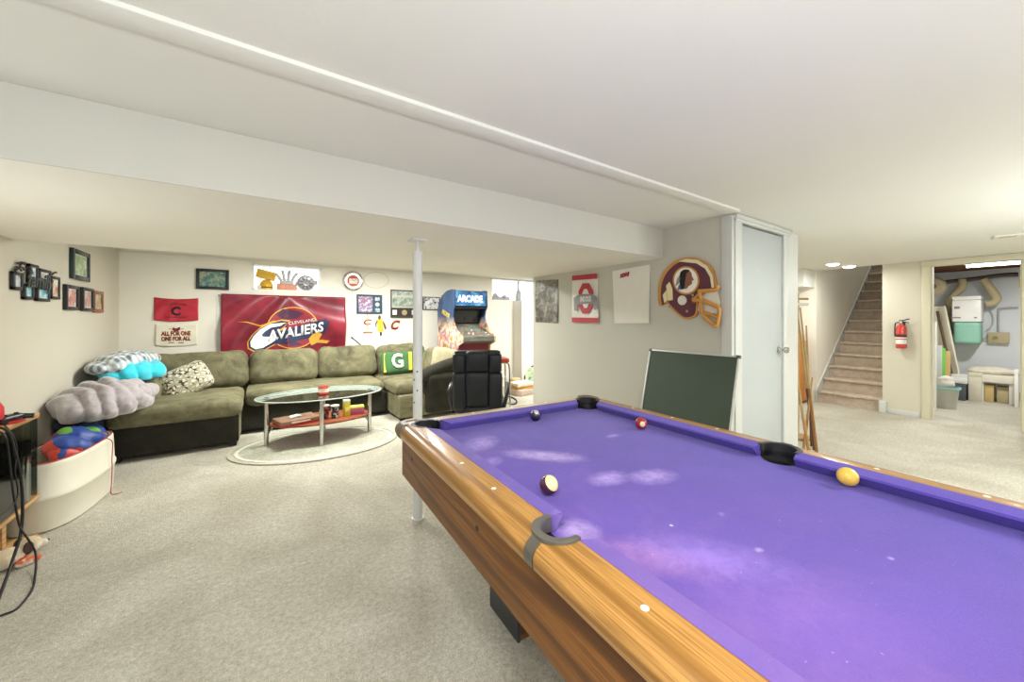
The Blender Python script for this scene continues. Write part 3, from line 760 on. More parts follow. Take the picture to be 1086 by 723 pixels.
MB().soft((0, 0, .012), (.11, .05, .024), .011, .1, 0, 1).build('body', WHITEP, t); MB().cyl((-.05, 0, .012), (-.075, -.03, .01), .011, .008).build('grip', WHITEP, t); MB().cyl((.05, 0, .012), (.03, -.06, .01), .011, .008).build('grip', WHITEP, t)
t = thing('bowl', 'small tan bowl beside the red box on the lower shelf', 'bowl', (.56, 4.60, .231)); MB().lathe([(0, .004), (.03, .004), (.055, .045), (.06, .06), (.055, .06), (.05, .045), (.025, .01), (0, .01)], n=24).build('bowl', mat('C2A36A', .5), t)
for i, (x, y, lab) in enumerate(((.64, 4.66, 'black and red patterned tumbler, left one of two under the glass top'), (.73, 4.60, 'black patterned tumbler, right one of two under the glass top'))):
    t = thing('tumbler', lab, 'cup', (x, y, .231), group='tumblers on the lower shelf')
    n = NT('tumbler_print'); v = n.mapping(); n.col(n.ramp(n.noise(v, 38 if i else 30, 2), [(.42, '1C1E24'), (.5, '3B3E48'), (.56, 'C9C9C4' if i else 'B0463F')], 'CONSTANT')); n.set(.35)
    MB().lathe([(0, 0), (.034, 0), (.044, .13), (.041, .13), (.032, .006), (0, .006)], n=24).build('cup_body', n.m, t); MB().lathe([(.044, .128), (.047, .131), (.047, .14), (.04, .142), (0, .142), (0, .138), (.04, .13)], n=24).build('lid', mat('D8C6C2', .4), t)
t = thing('drink_carton', 'tall yellow carton standing on the lower shelf of the coffee table', 'carton', (.855, 4.62, .231), R(12))
MB().box(-.032, .032, -.03, .03, 0, .16, .003).build('carton_body', mat('C9B432', .5, var=.15), t); MB().box(-.032, .032, -.03, .03, .16, .185, .004).build('carton_top', WHITEP, t)
MB().prism([(-.026, .05), (.026, .07), (.026, .11), (-.026, .1)], -.032, -.0302, 'xz').build('label_patch', mat('E8DB7A', .5), t)
t = thing('card_box', 'pink and yellow box at the right on the lower shelf', 'box', (.975, 4.66, .231), R(-8))
MB().box(-.075, .075, -.05, .05, 0, .07, .003).build('box_base', mat('B65678', .6, var=.2), t); MB().box(-.077, .077, -.052, .052, .07, .092, .004).build('lid', mat('D5D060', .6), t)
t = thing('candle_jar', 'red jar candle standing on the glass coffee table', 'candle', (.62, 4.64, .505))
MB().lathe([(0, 0), (.05, 0), (.053, .006), (.053, .075), (.05, .082), (.047, .075), (.047, .05), (0, .05)], n=26).build('jar', mat('B8473A', .15, coat=.5), t)
MB().lathe([(.0, .0), (.001, 0), (.0535, .02), (.0538, .06), (.0534, .06), (.053, .02), (0, .0)], n=26).build('label_band', mat('D9B9A8', .5), t)
MB().cyl((0, 0, .05), (0, 0, .065), .0012).build('wick', BLACK, t)

# ------------------------------------------------------------------ TV stand, cables and toys at left
tv = thing('tv_stand', 'wood and glass television stand cut off at the left edge', 'tv stand', (-1.205, 3.02, 0))
MB().box(-.115, .115, -.55, .50, .735, .763, .004).build('top_board', OAKS, tv)
MB().box(-.115, .115, -.55, .50, .245, .27, .004).build('shelf_board', OAKS, tv)
MB().box(-.10, .04, .30, .34, .03, .245).build('support', OAKS, tv); MB().box(-.10, .04, -.5, -.46, .03, .245).build('support', OAKS, tv)
MB().box(-.112, .115, .28, .49, .0, .03, .003).build('foot_board', OAKS, tv); MB().box(-.112, .115, -.54, -.40, .0, .03, .003).build('foot_board', OAKS, tv)
MB().box(-.113, -.105, -.54, .49, .27, .735).build('back_panel', BLACK, tv)
MB().box(.104, .112, -.54, .40, .275, .73).build('glass_door', GLASSD, tv)
MB().box(-.1, .108, .482, .49, .272, .733).build('glass_side', GLASSD, tv)
MB().box(-.10, .07, -.5, .30, .45, .462).build('inner_shelf', BLACKP, tv)
t = thing('game_console', 'black box inside the glass fronted television stand', 'console', (-1.225, 2.95, .27)); MB().box(-.07, .07, -.2, .35, 0, .16, .006).build('case', BLACKP, t); MB().box(.0705, .0725, -.1, .2, .05, .10).build('front_panel', mat('30343A', .2), t)
t = thing('red_cap', 'red cap sitting on the television stand', 'cap', (-1.22, 3.22, .764), R(20))
MB().lathe([(.088, 0), (.094, .03), (.092, .09), (.075, .125), (.04, .135), (0, .137)], n=28).build('crown', mat('C9232B', .7), t)
MB().prism([(0.06, -.07), (.14, -.05), (.165, 0), (.14, .05), (.06, .07)], .0, .008, 'xy').build('visor', mat('B01C24', .7), t); MB().sph((0, 0, .137), (.01, .01, .006), 2).build('button', mat('B01C24', .7), t)
t = thing('game_controller', 'black game controller on the television stand in front of the red cap', 'controller', (-1.13, 3.28, .764), R(70))
MB().soft((0, 0, .02), (.13, .06, .035), .016, .1, 0, 1).build('body', BLACKP, t); MB().cyl((-.055, 0, .018), (-.08, -.05, .014), .018, .013).build('grip', BLACKP, t); MB().cyl((.055, 0, .018), (.08, -.05, .014), .018, .013).build('grip', BLACKP, t)
for x in (-.03, .03): MB().cyl((x, -.01, .036), (x, -.01, .046), .009).build('thumb_stick', BLACK, t)
def cable(pts, r, lab, m=BLACK):
    P = [Vector(p) for p in pts]; b = MB(); b.tube(P, r, 8, smooth=6); o = b.build('cable', m, None, 60)
    tag(o, lab, 'cable'); return o
XC = -1.045
def cp(l, x=XC): return [atx(u, v, x) for u, v in l]
cable([(-1.12, 3.12, .77)]+cp([(8, 457), (16, 480), (22, 505), (24, 535), (22, 565), (14, 592)])+[(-1.02, 2.92, .03), (-.98, 2.70, .006), (-.97, 2.5, .006)], .0065, 'thick black cable hanging from the television stand to the carpet')
cable([(-1.12, 3.08, .768)]+cp([(5, 462), (10, 490), (13, 515), (17, 540), (21, 558)])+[atx(30, 572, -1.0), atx(38, 588, -.99), atz(37, 612, .008), atz(33, 627, .006), atz(18, 645, .006), atz(2, 652, .006), atz(-14, 658, .006)], .0045, 'thin black cable looping out onto the carpet at the left edge')
cable([(-1.10, 3.16, .768)]+cp([(14, 462), (18, 478), (16, 500), (19, 522), (14, 535), (2, 545), (-10, 550)]), .0035, 'thin dark wire curling in front of the glass door')
# plush dog
n = NT('plush_fur'); v = n.mapping(); n.col(n.ramp(n.noise(v, 14, 2), [(.4, 'C9B694'), (.55, 'E6DFCF'), (.62, 'D2622E')])); n.set(.95, sheen=.4); n.bump(n.noise(v, 150, 2), .5, .005)
p = atz(10, 602, 0); t = thing('plush_toy', 'white and tan plush dog lying on the carpet under the television stand', 'soft toy', (p.x-.02, p.y, 0), R(40))
b = MB(); b.sph((0, 0, .05), (.10, .06, .05)); b.sph((.09, 0, .075), (.05, .045, .045)); b.sph((.135, 0, .062), (.028, .026, .022)); b.sph((-.09, .05, .02), (.045, .02, .02)); b.sph((-.09, -.05, .02), (.045, .02, .02)); b.sph((.06, -.07, .02), (.05, .02, .02)); b.build('body', n.m, t, 180)
MB().sph((.07, .045, .08), (.02, .012, .035)).build('ear', mat('4A3A30', .9), t, 180); MB().sph((.07, -.045, .08), (.02, .012, .035)).build('ear', mat('4A3A30', .9), t, 180); MB().sph((.162, 0, .066), .008, 2).build('nose', BLACK, t, 180)

# toy tub: elongated rounded plastic body with a rim and a seam
TUBM = mat('E2DDCB', .4, var=.04)
tb = thing('toy_tub', 'large cream plastic toy tub with a rounded end, in front of the blankets', 'toy tub', (-1.115, 3.98, 0), R(-6))
def tub_outline(a, b_, n=48):   # superellipse
    P = []
    for i in range(n):
        t_ = 2*PI*i/n; c_, s_ = math.cos(t_), math.sin(t_)
        P.append((a*abs(c_)**.72*(1 if c_ > 0 else -1), b_*abs(s_)**.72*(1 if s_ > 0 else -1)))
    return P
def tub_z(y, z):   # the rim dips towards the near end
    return z
b = bmesh.new(); rings = []
for a, q, z in ((.16, .40, .0), (.175, .415, .012), (.185, .425, .20), (.192, .432, .208), (.192, .432, .225), (.184, .424, .235), (.178, .418, .40), (.176, .416, .42), (.168, .408, .43), (.155, .395, .425), (.15, .39, .40), (.145, .38, .10), (.0001, .0001, .10)):
    rings.append([b.verts.new((x, y, z)) for x, y in tub_outline(a, q)])
for A, B in zip(rings, rings[1:]):
    for i in range(48): b.faces.new((A[i], A[(i+1) % 48], B[(i+1) % 48], B[i]))
b.faces.new(rings[0]); m_ = MB(); m_._take(b); m_.build('tub_body', TUBM, tb, 40)
b = MB(); b.tube([(.176, .395*math.cos(a), .424) for a in ()] or [(x*1.01, y*1.01, .432) for x, y in tub_outline(.166, .406)], .004, 6, smooth=0, closed=True); b.build('rim_piping', mat('B4493F', .6), tb)
n = NT('printed_cloth'); v = n.mapping(); vo = n.n('ShaderNodeTexVoronoi'); vo.inputs['Scale'].default_value = 9; n.l(v, vo.inputs['Vector'])
sx_ = n.n('ShaderNodeSeparateColor'); n.l(vo.outputs['Color'], sx_.inputs[0])
n.col(n.ramp(sx_.outputs[0], [(0, '1F3E8C'), (.34, '24418E'), (.42, 'C23A2A'), (.6, '5B9A3A'), (.72, 'E0B030'), (.82, '1B2C5A')], 'CONSTANT')); n.set(.5)
heap('printed_cloth', (-1.09, 4.10, .41), (.14, .27, .12), n.m, 'blue, red and green printed cloth spilling over the cream tub', 12, .03, 6, (.3, .8, .5), kind='cloth')
def tubx(y, a, q): return a*max(0, 1-abs(y/q)**(2/.72))**(.72/2)
Mt = Matrix.Translation(tb.location) @ Matrix.Rotation(R(-6), 4, 'Z')
P = []
for y, z in ((.06, .45), (.10, .436), (.125, .40), (.13, .33), (.12, .26), (.125, .215), (.12, .15), (.11, .08), (.105, .012)):
    a_ = .17+.02*(1 if z < .4 else 0); P.append(Mt @ Vector((tubx(y, .196 if z < .42 else .172, .436)+.004, y, z)))
P += [Mt @ Vector((.235, .10, .006)), Mt @ Vector((.25, .13, .005))]
cable(P, .003, 'thin red cord hanging over the side of the cream tub', mat('A8433A', .7))

# ------------------------------------------------------------------ wall art helpers
class Art:
    def __init__(s, name, label, cat, wall, ctr, group=None):
        s.wall = wall; s.kind, s.val, s.rz = {'back': ('y', YB, 0), 'part': ('x', XP, -PI/2), 'left': ('x', XL, PI/2)}[wall]
        p = s.w(*ctr); s.p = p
        s.root = thing(name, label, cat, p, s.rz, group); s.ca, s.sa = math.cos(-s.rz), math.sin(-s.rz)
    def w(s, u, v): return aty(u, v, s.val) if s.kind == 'y' else atx(u, v, s.val)
    def loc(s, u, v):
        d = s.w(u, v)-s.p; return (d.x*s.ca-d.y*s.sa, d.z)
    def poly(s, pts, y0, y1, m, name, parent=None, soft=False):
        if soft:
            Q = []; N = len(pts)
            for i in range(N):
                p0, p1, p2, p3 = pts[i-1], pts[i], pts[(i+1) % N], pts[(i+2) % N]
                for k in range(5):
                    t_ = k/5; Q.append(tuple(.5*((2*p1[j])+(p2[j]-p0[j])*t_+(2*p0[j]-5*p1[j]+4*p2[j]-p3[j])*t_*t_+(3*p1[j]-p0[j]-3*p2[j]+p3[j])*t_**3) for j in (0, 1)))
            pts = Q
        return MB().prism([s.loc(*p) for p in pts], y0, y1, 'xz').build(name, m, parent or s.root, 0)
def picture(name, label, cat, wall, tl, br, frame_m, art_m, fw=.03, depth=.025, mat_w=0, group=None, rect=True):
    a = Art(name, label, cat, wall, ((tl[0]+br[0])/2, (tl[1]+br[1])/2), group)
    x0, z1 = a.loc(*tl); x1, z0 = a.loc(*br)
    b = MB(); o = .002
    b.box(x0, x0+fw, -depth, -o, z0, z1, .004); b.box(x1-fw, x1, -depth, -o, z0, z1, .004)
    b.box(x0+fw, x1-fw, -depth, -o, z1-fw, z1, .004); b.box(x0+fw, x1-fw, -depth, -o, z0, z0+fw, .004)
    b.build('frame', frame_m, a.root)
    if mat_w: MB().box(x0+fw, x1-fw, -depth*.5, -o, z0+fw, z1-fw).build('mount', mat('E4E2D8', .7), a.root)
    k = fw+mat_w
    MB().box(x0+k, x1-k, -depth*.5-.001, -o-.001, z0+k, z1-k).build('print', art_m, a.root)
    a.box = (x0, x1, z0, z1); return a
def photo_mat(name, stops, sc=9, detail=3, rough=.35, interp='LINEAR'):
    n = NT(name); v = n.mapping(); n.col(n.ramp(n.noise(v, sc, detail, .7, .4), stops, interp)); n.set(rough); return n.m
BF = mat('1E2226', .35, var=.1)

# left wall pictures
a = Art('photo_collage', 'black family collage frame with six photos on the left wall', 'picture frame', 'left', (33, 300))
cells = [((9.5, 287), (20, 308)), ((27, 279), (36.5, 301)), ((37.5, 284), (50, 304)), ((21.5, 300.5), (32, 318)), ((35.5, 303), (49, 320)), ((50.5, 292), (60, 317.5))]
for i, (tl, br) in enumerate(cells):
    x0, z1 = a.loc(*tl); x1, z0 = a.loc(*br); fw = .022
    b = MB(); b.box(x0, x0+fw, -.022, -.002, z0, z1, .003); b.box(x1-fw, x1, -.022, -.002, z0, z1, .003); b.box(x0, x1, -.022, -.002, z1-fw, z1, .003); b.box(x0, x1, -.022, -.002, z0, z0+fw, .003)
    f = b.build('photo_frame', BF, a.root)
    MB().box(x0+fw*.8, x1-fw*.8, -.014, -.003, z0+fw*.8, z1-fw*.8).build('photo', photo_mat('snapshot', [(.35, 'DDE3E0'), (.5, ['C5CDD0', 'B9CBD6', 'D8DDD0', '58B8C2', '6AC4CC', 'D9C6A8'][i]), (.68, ['6A6E70', '59636B', '4F6A50', '8B5A4A', '7A94A0', 'A8503E'][i])], 14), f)
x, z = a.loc(37, 300)
text_part('family', .38, .14, mat('3C4244', .4), a.root, x, -.026, z, ext=.006, bold=.004, shear=.3)
for (u, v, du, dv) in ((14, 283, 8, 3), (17, 281, 7, -2), (20, 284, -8, 3), (22, 280, -7, -1), (24, 283, 6, 4), (52, 291, 5, -2), (12, 286, 7, 1)):
    x0, z0 = a.loc(u, v); x1, z1 = a.loc(u+du, v+dv); MB().tube([(x0, -.015, z0), ((x0+x1)/2, -.02, (z0+z1)/2+.012), (x1, -.015, z1)], .006, 6).build('scroll_twig', BF, a.root)
picture('picture_frame', 'tall dark framed photo hung above three small frames', 'picture frame', 'left', (73, 262), (91.5, 299), mat('2B3B3F', .25, .3), photo_mat('couple_photo', [(.35, '5A7A4E'), (.5, '9CB487'), (.62, 'D8D2B8'), (.7, 'E8E4DA')], 12), .04, .028, .008)
picture('picture_frame', 'small black framed photo, left one of three in a row on the left wall', 'picture frame', 'left', (66, 301), (79.5, 329), BF, photo_mat('photo_a', [(.4, 'DAD8CF'), (.55, 'B8604F'), (.65, 'C9A58F')], 16), .03, .028, .008, 'small frames on the left wall')
picture('picture_frame', 'small black framed photo, middle one of three in a row on the left wall', 'picture frame', 'left', (84, 304), (95.5, 330), BF, photo_mat('photo_b', [(.4, 'C4CDC4'), (.55, 'C0736A'), (.65, '8FA0A0')], 16), .03, .028, .008, 'small frames on the left wall')
picture('picture_frame', 'small brown wooden framed photo, nearest the corner of the left wall', 'picture frame', 'left', (97, 307.5), (107, 331.5), wood_mat('frame_wood', '7A3F20', 'A55C33', 1, 'z'), photo_mat('photo_c', [(.4, 'CAC2A2'), (.6, '8E8A60'), (.7, '5E6146')], 16), .035, .022, 0, 'small frames on the left wall')

# back wall
picture('picture_frame', 'black framed team picture to the left of the window on the back wall', 'picture frame', 'back', (208, 284.5), (243, 307.5), BF, photo_mat('team_photo', [(.35, '2C5A5C'), (.5, '5E8C80'), (.6, 'B9A888'), (.7, '1C3D45')], 22, 4), .035, .03, 0)
def cloth_flag(name, label, wall, tl, br, m, waves=.012, sag=.0, seed=0, nx=60, nz=36, hem=None):
    a = Art(name, label, 'flag', wall, ((tl[0]+br[0])/2, (tl[1]+br[1])/2))
    x0, z1 = a.loc(*tl); x1, z0 = a.loc(*br); W, H = x1-x0, z1-z0
    def yf(x, z):
        s, t_ = (x-x0)/W, (z1-z)/H
        fan = math.atan2(t_+.25, abs(s-.5)+.15)
        return -waves*(.5+.5*math.sin(13*fan+7*s+seed))*(t_*.8+.15) - waves*.5*(.5+.5*noise.noise(Vector((s*3.5+seed, t_*1.5, 0))))
    def zf(x, z):
        s, t_ = (x-x0)/W, (z1-z)/H
        return -sag*4*s*(1-s)
    b = bmesh.new(); G = []
    for off in (0, .003):
        g = []
        for j in range(nz+1):
            row = []
            for i in range(nx+1):
                x, z = x0+W*i/nx, z1-H*j/nz
                row.append(b.verts.new((x, yf(x, z)-.003-off, z+zf(x, z))))
            g.append(row)
        G.append(g)
    for k, g in enumerate(G):
        for j in range(nz):
            for i in range(nx): b.faces.new((g[j][i], g[j][i+1], g[j+1][i+1], g[j+1][i]))
    for i in range(nx):
        b.faces.new((G[0][0][i], G[0][0][i+1], G[1][0][i+1], G[1][0][i])); b.faces.new((G[0][nz][i], G[0][nz][i+1], G[1][nz][i+1], G[1][nz][i]))
    for j in range(nz):
        b.faces.new((G[0][j][0], G[0][j+1][0], G[1][j+1][0], G[1][j][0])); b.faces.new((G[0][j][nx], G[0][j+1][nx], G[1][j+1][nx], G[1][j][nx]))
    m_ = MB(); m_._take(b); m_.build('cloth', m, a.root, 180)
    a.yf = lambda x, z: yf(x, z)-.0065; a.box = (x0, x1, z0, z1); a.zf = zf
    return a
def art_poly(a, pts, m, name, lift=.002, n=3, smooth_=False, world=False):
    """flat applique following a flag's surface"""
    P = [a.loc(*p) for p in pts] if not world else pts
    if smooth_:
        Q = []; N = len(P)
        for i in range(N):
            p0, p1, p2, p3 = P[i-1], P[i], P[(i+1) % N], P[(i+2) % N]
            for k in range(4):
                t_ = k/4; Q.append(tuple(.5*((2*p1[j])+(p2[j]-p0[j])*t_+(2*p0[j]-5*p1[j]+4*p2[j]-p3[j])*t_*t_+(3*p1[j]-p0[j]-3*p2[j]+p3[j])*t_**3) for j in (0, 1)))
        P = Q
    b = bmesh.new(); vs_ = [b.verts.new((p[0], 0, p[1])) for p in P]; b.faces.new(vs_); bmesh.ops.triangulate(b, faces=b.faces[:])
    for _ in range(n):
        le = [e for e in b.edges if e.calc_length() > .05]
        if le: bmesh.ops.subdivide_edges(b, edges=le, cuts=1); bmesh.ops.triangulate(b, faces=b.faces[:])
    yf = getattr(a, 'yf', lambda x, z: 0)
    r = bmesh.ops.extrude_face_region(b, geom=b.faces[:]); top = {g for g in r['geom'] if isinstance(g, bmesh.types.BMVert)}
    for v in b.verts: v.co.y = yf(v.co.x, v.co.z)-(lift if v in top else lift-.0012)
    m_ = MB(); m_._take(b); return m_.build(name, m, a.root, 0)
def satin(name, dk, lt):
    n = NT(name); v = n.mapping(); n.col(n.ramp(n.noise(v, 4, 3), [(.35, dk), (.65, lt)])); n.set(.33, sheen=.2); return n.m
fl = cloth_flag('wall_flag', 'large wine red basketball team flag hung on the back wall above the sofa', 'back', (234.5, 311.5), (365.5, 381), satin('wine_satin', '6A1828', '94283A'), .13, .0, 3)
NAVY, GOLD, WHT = mat('1E2A4C', .6), mat('E2A93A', .6), mat('EDEDE8', .6)
x0, x1, z0, z1 = fl.box
b = MB(); b.box(x0-.045, x0+.005, -.008, -.002, z0, z1+.01); b.build('header_tape', WHT, fl.root)
for zz in (z1-.02, z0+.1): MB().cyl((x0-.022, -.009, zz), (x0-.022, -.002, zz), .012).build('grommet', STEEL, fl.root)
def ring(c_, ru, rv, n=36, a0=0, a1=360): return [(c_[0]+ru*math.cos(R(a0+(a1-a0)*i/n)), c_[1]-rv*math.sin(R(a0+(a1-a0)*i/n))) for i in range(n)]
art_poly(fl, ring((310, 347.5), 27, 22), GOLD, 'ball_outline', .002)
art_poly(fl, ring((310, 347.5), 26, 21), mat('8E2432', .6), 'ball_disc', .004)
for pts in ([(292, 333), (300, 327.5), (311, 329), (322, 332), (314, 338), (300, 339)], [(300, 364), (308, 367), (320, 365), (312, 361)]): art_poly(fl, pts, mat('4A2340', .6), 'ball_shade', .0055)
art_poly(fl, [(251, 341), (262, 342), (276, 346), (288, 351), (300, 350), (296, 345), (305, 341), (302, 340), (290, 340), (276, 345), (262, 341)], GOLD, 'sword_blade', .006)
C_OUT = [(286, 343), (276, 348), (268, 355), (263.5, 362), (264, 368), (270, 371), (280, 370), (292, 364), (300, 358), (300, 352), (292, 352), (300, 347), (306, 341), (298, 340)]
art_poly(fl, [(u+(u-283)*.07, v+(v-356)*.09) for u, v in C_OUT], GOLD, 'letter_outline', .0065, smooth_=False)
art_poly(fl, C_OUT, NAVY, 'letter_shadow', .008)
art_poly(fl, [(286, 343.5), (276, 349), (269, 356), (265.5, 362), (266, 367), (271, 369.5), (279, 368), (289, 362.5), (296, 357.5), (289, 359), (280, 362), (275, 361), (276, 356), (281, 351), (289, 346), (297, 345.5), (303, 342)], WHT, 'big_letter', .0095)
xa, za = fl.loc(314, 351); xb, zb = fl.loc(284, 361); xc, zc = fl.loc(343, 344)
W_ = xc-xb; rt_ = R(10)
art_poly(fl, [(283, 355), (344, 338), (348, 341), (344, 352), (340, 355), (310, 358), (304, 364), (303, 359), (284, 365)], NAVY, 'word_backing', .0085)
text_part('AVALIERS', W_*.98, .135, WHT, fl.root, xa, 0, za-.0, rot=rt_, shear=.2, ext=.0015, bold=.005, yf=lambda x, z: fl.yf(x, z)-.0095)
xd, zd = fl.loc(320, 341.5); text_part('CLEVELAND', .34, .042, WHT, fl.root, xd, 0, zd+.01, rot=rt_, ext=.0015, yf=lambda x, z: fl.yf(x, z)-.0095)
art_poly(fl, [(327, 359), (331, 354), (337, 352), (341, 354), (336, 356), (332, 361), (340, 360), (349, 361), (346, 364), (336, 363), (330, 366), (328, 363)], mat('C99A35', .5), 'sword_hilt', .0115)
rf = cloth_flag('wall_flag', 'small red cloth banner with a dark letter C on the back wall', 'back', (163.5, 315), (210.5, 339.5), satin('red_satin', 'B01F30', 'C4283A'), .014, .018, 1, 30, 16)
xx, zz = rf.loc(187, 329); DKR = mat('3A1226', .6)
text_part('C', .075, .10, DKR, rf.root, xx, 0, zz-.01, ext=.0015, bold=.006, yf=lambda x, z: rf.yf(x, z)-.002)
text_part('CLEVELAND', .20, .022, DKR, rf.root, xx, 0, zz+.065, ext=.0015, yf=lambda x, z: rf.yf(x, z)-.002, arc=.02); text_part('CAVALIERS', .22, .02, DKR, rf.root, xx, 0, zz-.085, ext=.0015, yf=lambda x, z: rf.yf(x, z)-.002)
wf_ = cloth_flag('wall_flag', 'small white rally towel printed ALL FOR ONE ONE FOR ALL under the red banner', 'back', (165, 343.5), (209.5, 365.5), mat('E9E3CF', .8, var=.04), .012, .012, 2, 30, 16)
xx, zz = wf_.loc(187, 355); WINE = mat('7A1E2A', .7); DG = mat('C8902E', .7)
for dx, dz, mm, lf in ((.003, -.003, DG, .001), (0, 0, WINE, .0025)):
    text_part('ALL FOR ONE', .27, .05, mm, wf_.root, xx+dx, 0, zz+.02+dz, ext=.0012, bold=.0015, yf=lambda x, z, lf=lf: wf_.yf(x, z)-lf)
    text_part('ONE FOR ALL', .27, .05, mm, wf_.root, xx+dx, 0, zz-.045+dz, ext=.0012, bold=.0015, yf=lambda x, z, lf=lf: wf_.yf(x, z)-lf)
art_poly(wf_, [(183.5, 347), (187, 348.3), (191, 346.5), (191.5, 349), (189, 351), (185.5, 351.5), (183, 349.5)], WINE, 'emblem', .002)
for k in (-1, 1): art_poly(wf_, [(187+k*5, 348.5), (187+k*8, 348), (187+k*8, 349), (187+k*5, 349.2)], DG, 'emblem_wing', .002)
for k in (-1, 1): art_poly(wf_, [(187+k*5-3, 364), (187+k*5+3, 364), (187+k*5+3, 362.6), (187+k*5-3, 362.6)], mat('8A8A80', .7), 'small_print', .002)

# neon clock, faint hoop, cable
a = Art('wall_clock', 'round chrome rimmed clock with a red ring on the back wall', 'clock', 'back', (374.3, 298))
RX = Matrix.Rotation(PI/2, 4, 'X')
MB().lathe([(.145, .002), (.150, .03), (.135, .05), (.125, .045), (.12, .03), (0, .03), (0, .002)], n=40, M=RX).build('rim', mat('C9C6BD', .25, .8), a.root)
MB().lathe([(0, .031), (.09, .031), (.09, .036), (0, .036)], n=36, M=RX).build('red_ring', mat('C4523F', .5), a.root)
MB().box(-.062, .062, -.040, -.036, -.045, .035, .001).build('dial_card', mat('E4DED0', .5), a.root)
for an in (60, -40): MB().cyl((0, -.042, 0), (.05*math.sin(R(an)), -.042, .05*math.cos(R(an))), .0025, n=6).build('hand', BLACK, a.root)
x, z = a.loc(373.5, 309); x2, z2 = a.loc(373.2, 358)
MB().tube([(x, -.006, z), (x+.002, -.006, (z+z2)/2), (x2, -.006, z2)], .004, 6).build('power_cord', mat('CFCBC0', .5), a.root)
MB().box(x2-.012, x2+.012, -.02, -.003, z2-.01, z2+.012, .003).build('plug', BLACK, a.root)
MB().tube([(x2, -.012, z2), (x2+.05, -.012, z2-.04), (x2+.16, -.012, z2-.15)], .006, 6).build('lower_cord', BLACK, a.root)
a = Art('wire_hoop', 'thin pale oval wire hoop on the wall right of the clock', 'hoop', 'back', (399, 297))
P = [a.loc(399+13*math.cos(t_*PI/16), 297+8.5*math.sin(t_*PI/16)) for t_ in range(32)]
MB().tube([(x, -.005, z) for x, z in P], .005, 6, smooth=0, closed=True).build('hoop', mat('D3CFC2', .5), a.root)
# framed memorabilia
a = picture('picture_frame', 'blue matted frame of ball tickets and small cards on the back wall', 'picture frame', 'back', (378, 312), (405, 332.8), mat('24465A', .4), mat('2B5166', .6), .02, .025, 0)
x0, x1, z0, z1 = a.box
MB().box(x0+.03, x0+.24, -.017, -.013, z0+.03, z1-.03).build('card_sheet', photo_mat('cards', [(.4, 'DADCE2'), (.5, '7C6C9E'), (.6, 'B2585E'), (.7, 'E6E6E4')], 24), a.root)
for k in range(3):
    zc_ = z0+.06+k*.09
    if k == 1: MB().cyl((x1-.075, -.02, zc_), (x1-.075, -.013, zc_), .034, n=20).build('medallion', mat('CFCFC8', .4), a.root)
    else: MB().box(x1-.11, x1-.04, -.018, -.013, zc_-.03, zc_+.03).build('small_card', photo_mat('small_cards', [(.4, 'E2E2E0'), (.6, '6F88A8')], 30), a.root)
a = picture('picture_frame', 'large framed stadium print with a coin, half hidden by the white post', 'picture frame', 'back', (414, 307), (446, 337), mat('3D3A34', .5), mat('C9CDBE', .6), .018, .025, 0)
x0, x1, z0, z1 = a.box; H_ = z1-z0
MB().box(x0+.02, x1-.02, -.018, -.013, z0+.02, z0+H_*.36).build('dark_mount', mat('3A2E29', .7), a.root)
MB().box(x0+.03, x1-.03, -.018, -.013, z0+H_*.40, z0+H_*.74).build('stadium_print', photo_mat('stadium', [(.35, '5F7263'), (.5, '9DAA99'), (.65, 'C9CFC2')], 20, 5), a.root)
MB().box(x0+.03, x1-.03, -.018, -.013, z0+H_*.80, z0+H_*.95).build('skyline_print', photo_mat('skyline', [(.4, '8C9B8E'), (.6, 'CBD2C6')], 26, 4), a.root)
MB().cyl(((x0+x1)/2-.03, -.024, z0+H_*.19), ((x0+x1)/2-.03, -.018, z0+H_*.19), .045, n=24).build('gold_coin', mat('C2B184', .35, .4), a.root)
MB().box(x0+.03, x0+.10, -.021, -.018, z0+.05, z0+.13).build('ticket', WHT, a.root); MB().box(x1-.16, x1-.08, -.021, -.018, z0+.05, z0+.13).build('ticket', WHT, a.root)
picture('picture_frame', 'small black and white photo to the right of the post beside the arcade cabinet', 'picture frame', 'back', (448, 314.5), (466, 328.7), BLACK, photo_mat('bw_photo', [(.42, 'E2E2DE'), (.52, '9A989C'), (.6, '39383C')], 20, 3, interp='CONSTANT'), .012, .03, 0)
# wall stickers
def sticker(name, label, ctr, layers):
    a = Art(name, label, 'wall sticker', 'back', ctr); y = -.002
    for nm, pts, m, k in layers: a.poly(pts, -(.002+.002*k), -.001-.002*(k-1)*.5, m, nm)
    return a
SKIN = mat('6E4630', .7); YEL = mat('E9C02E', .6)
sticker('wall_sticker', 'wall sticker of a running player in a yellow jersey', (403, 345), [
    ('jersey', [(399.5, 339), (402, 338), (405, 338.5), (407, 342), (406, 346), (407, 351), (404, 352.5), (400.5, 351), (400.5, 345), (399, 342)], YEL, 1),
    ('head', [(401, 338), (400.9, 335.5), (402.5, 334), (404, 335.5), (403.8, 338), (402.5, 338.8)], SKIN, 2),
    ('left_arm', [(399.8, 339.5), (397.8, 343), (398.5, 347), (399.5, 346.5), (399.2, 343.3), (400.5, 341)], SKIN, 2),
    ('right_arm', [(405.5, 339.5), (408, 343), (410, 347.5), (408.5, 350), (407.6, 348), (406.5, 344)], SKIN, 2),
    ('legs', [(402.5, 352), (405, 352), (404.8, 356), (403.2, 356.5)], mat('2A2420', .7), 1),
    ('shoe', [(402, 357), (405.5, 356.5), (406, 358.8), (402.3, 359)], WHT, 1)])
a = Art('wall_sticker', 'wine red letter C sticker crossed by a gold sword', 'wall sticker', 'back', (389.5, 341.5))
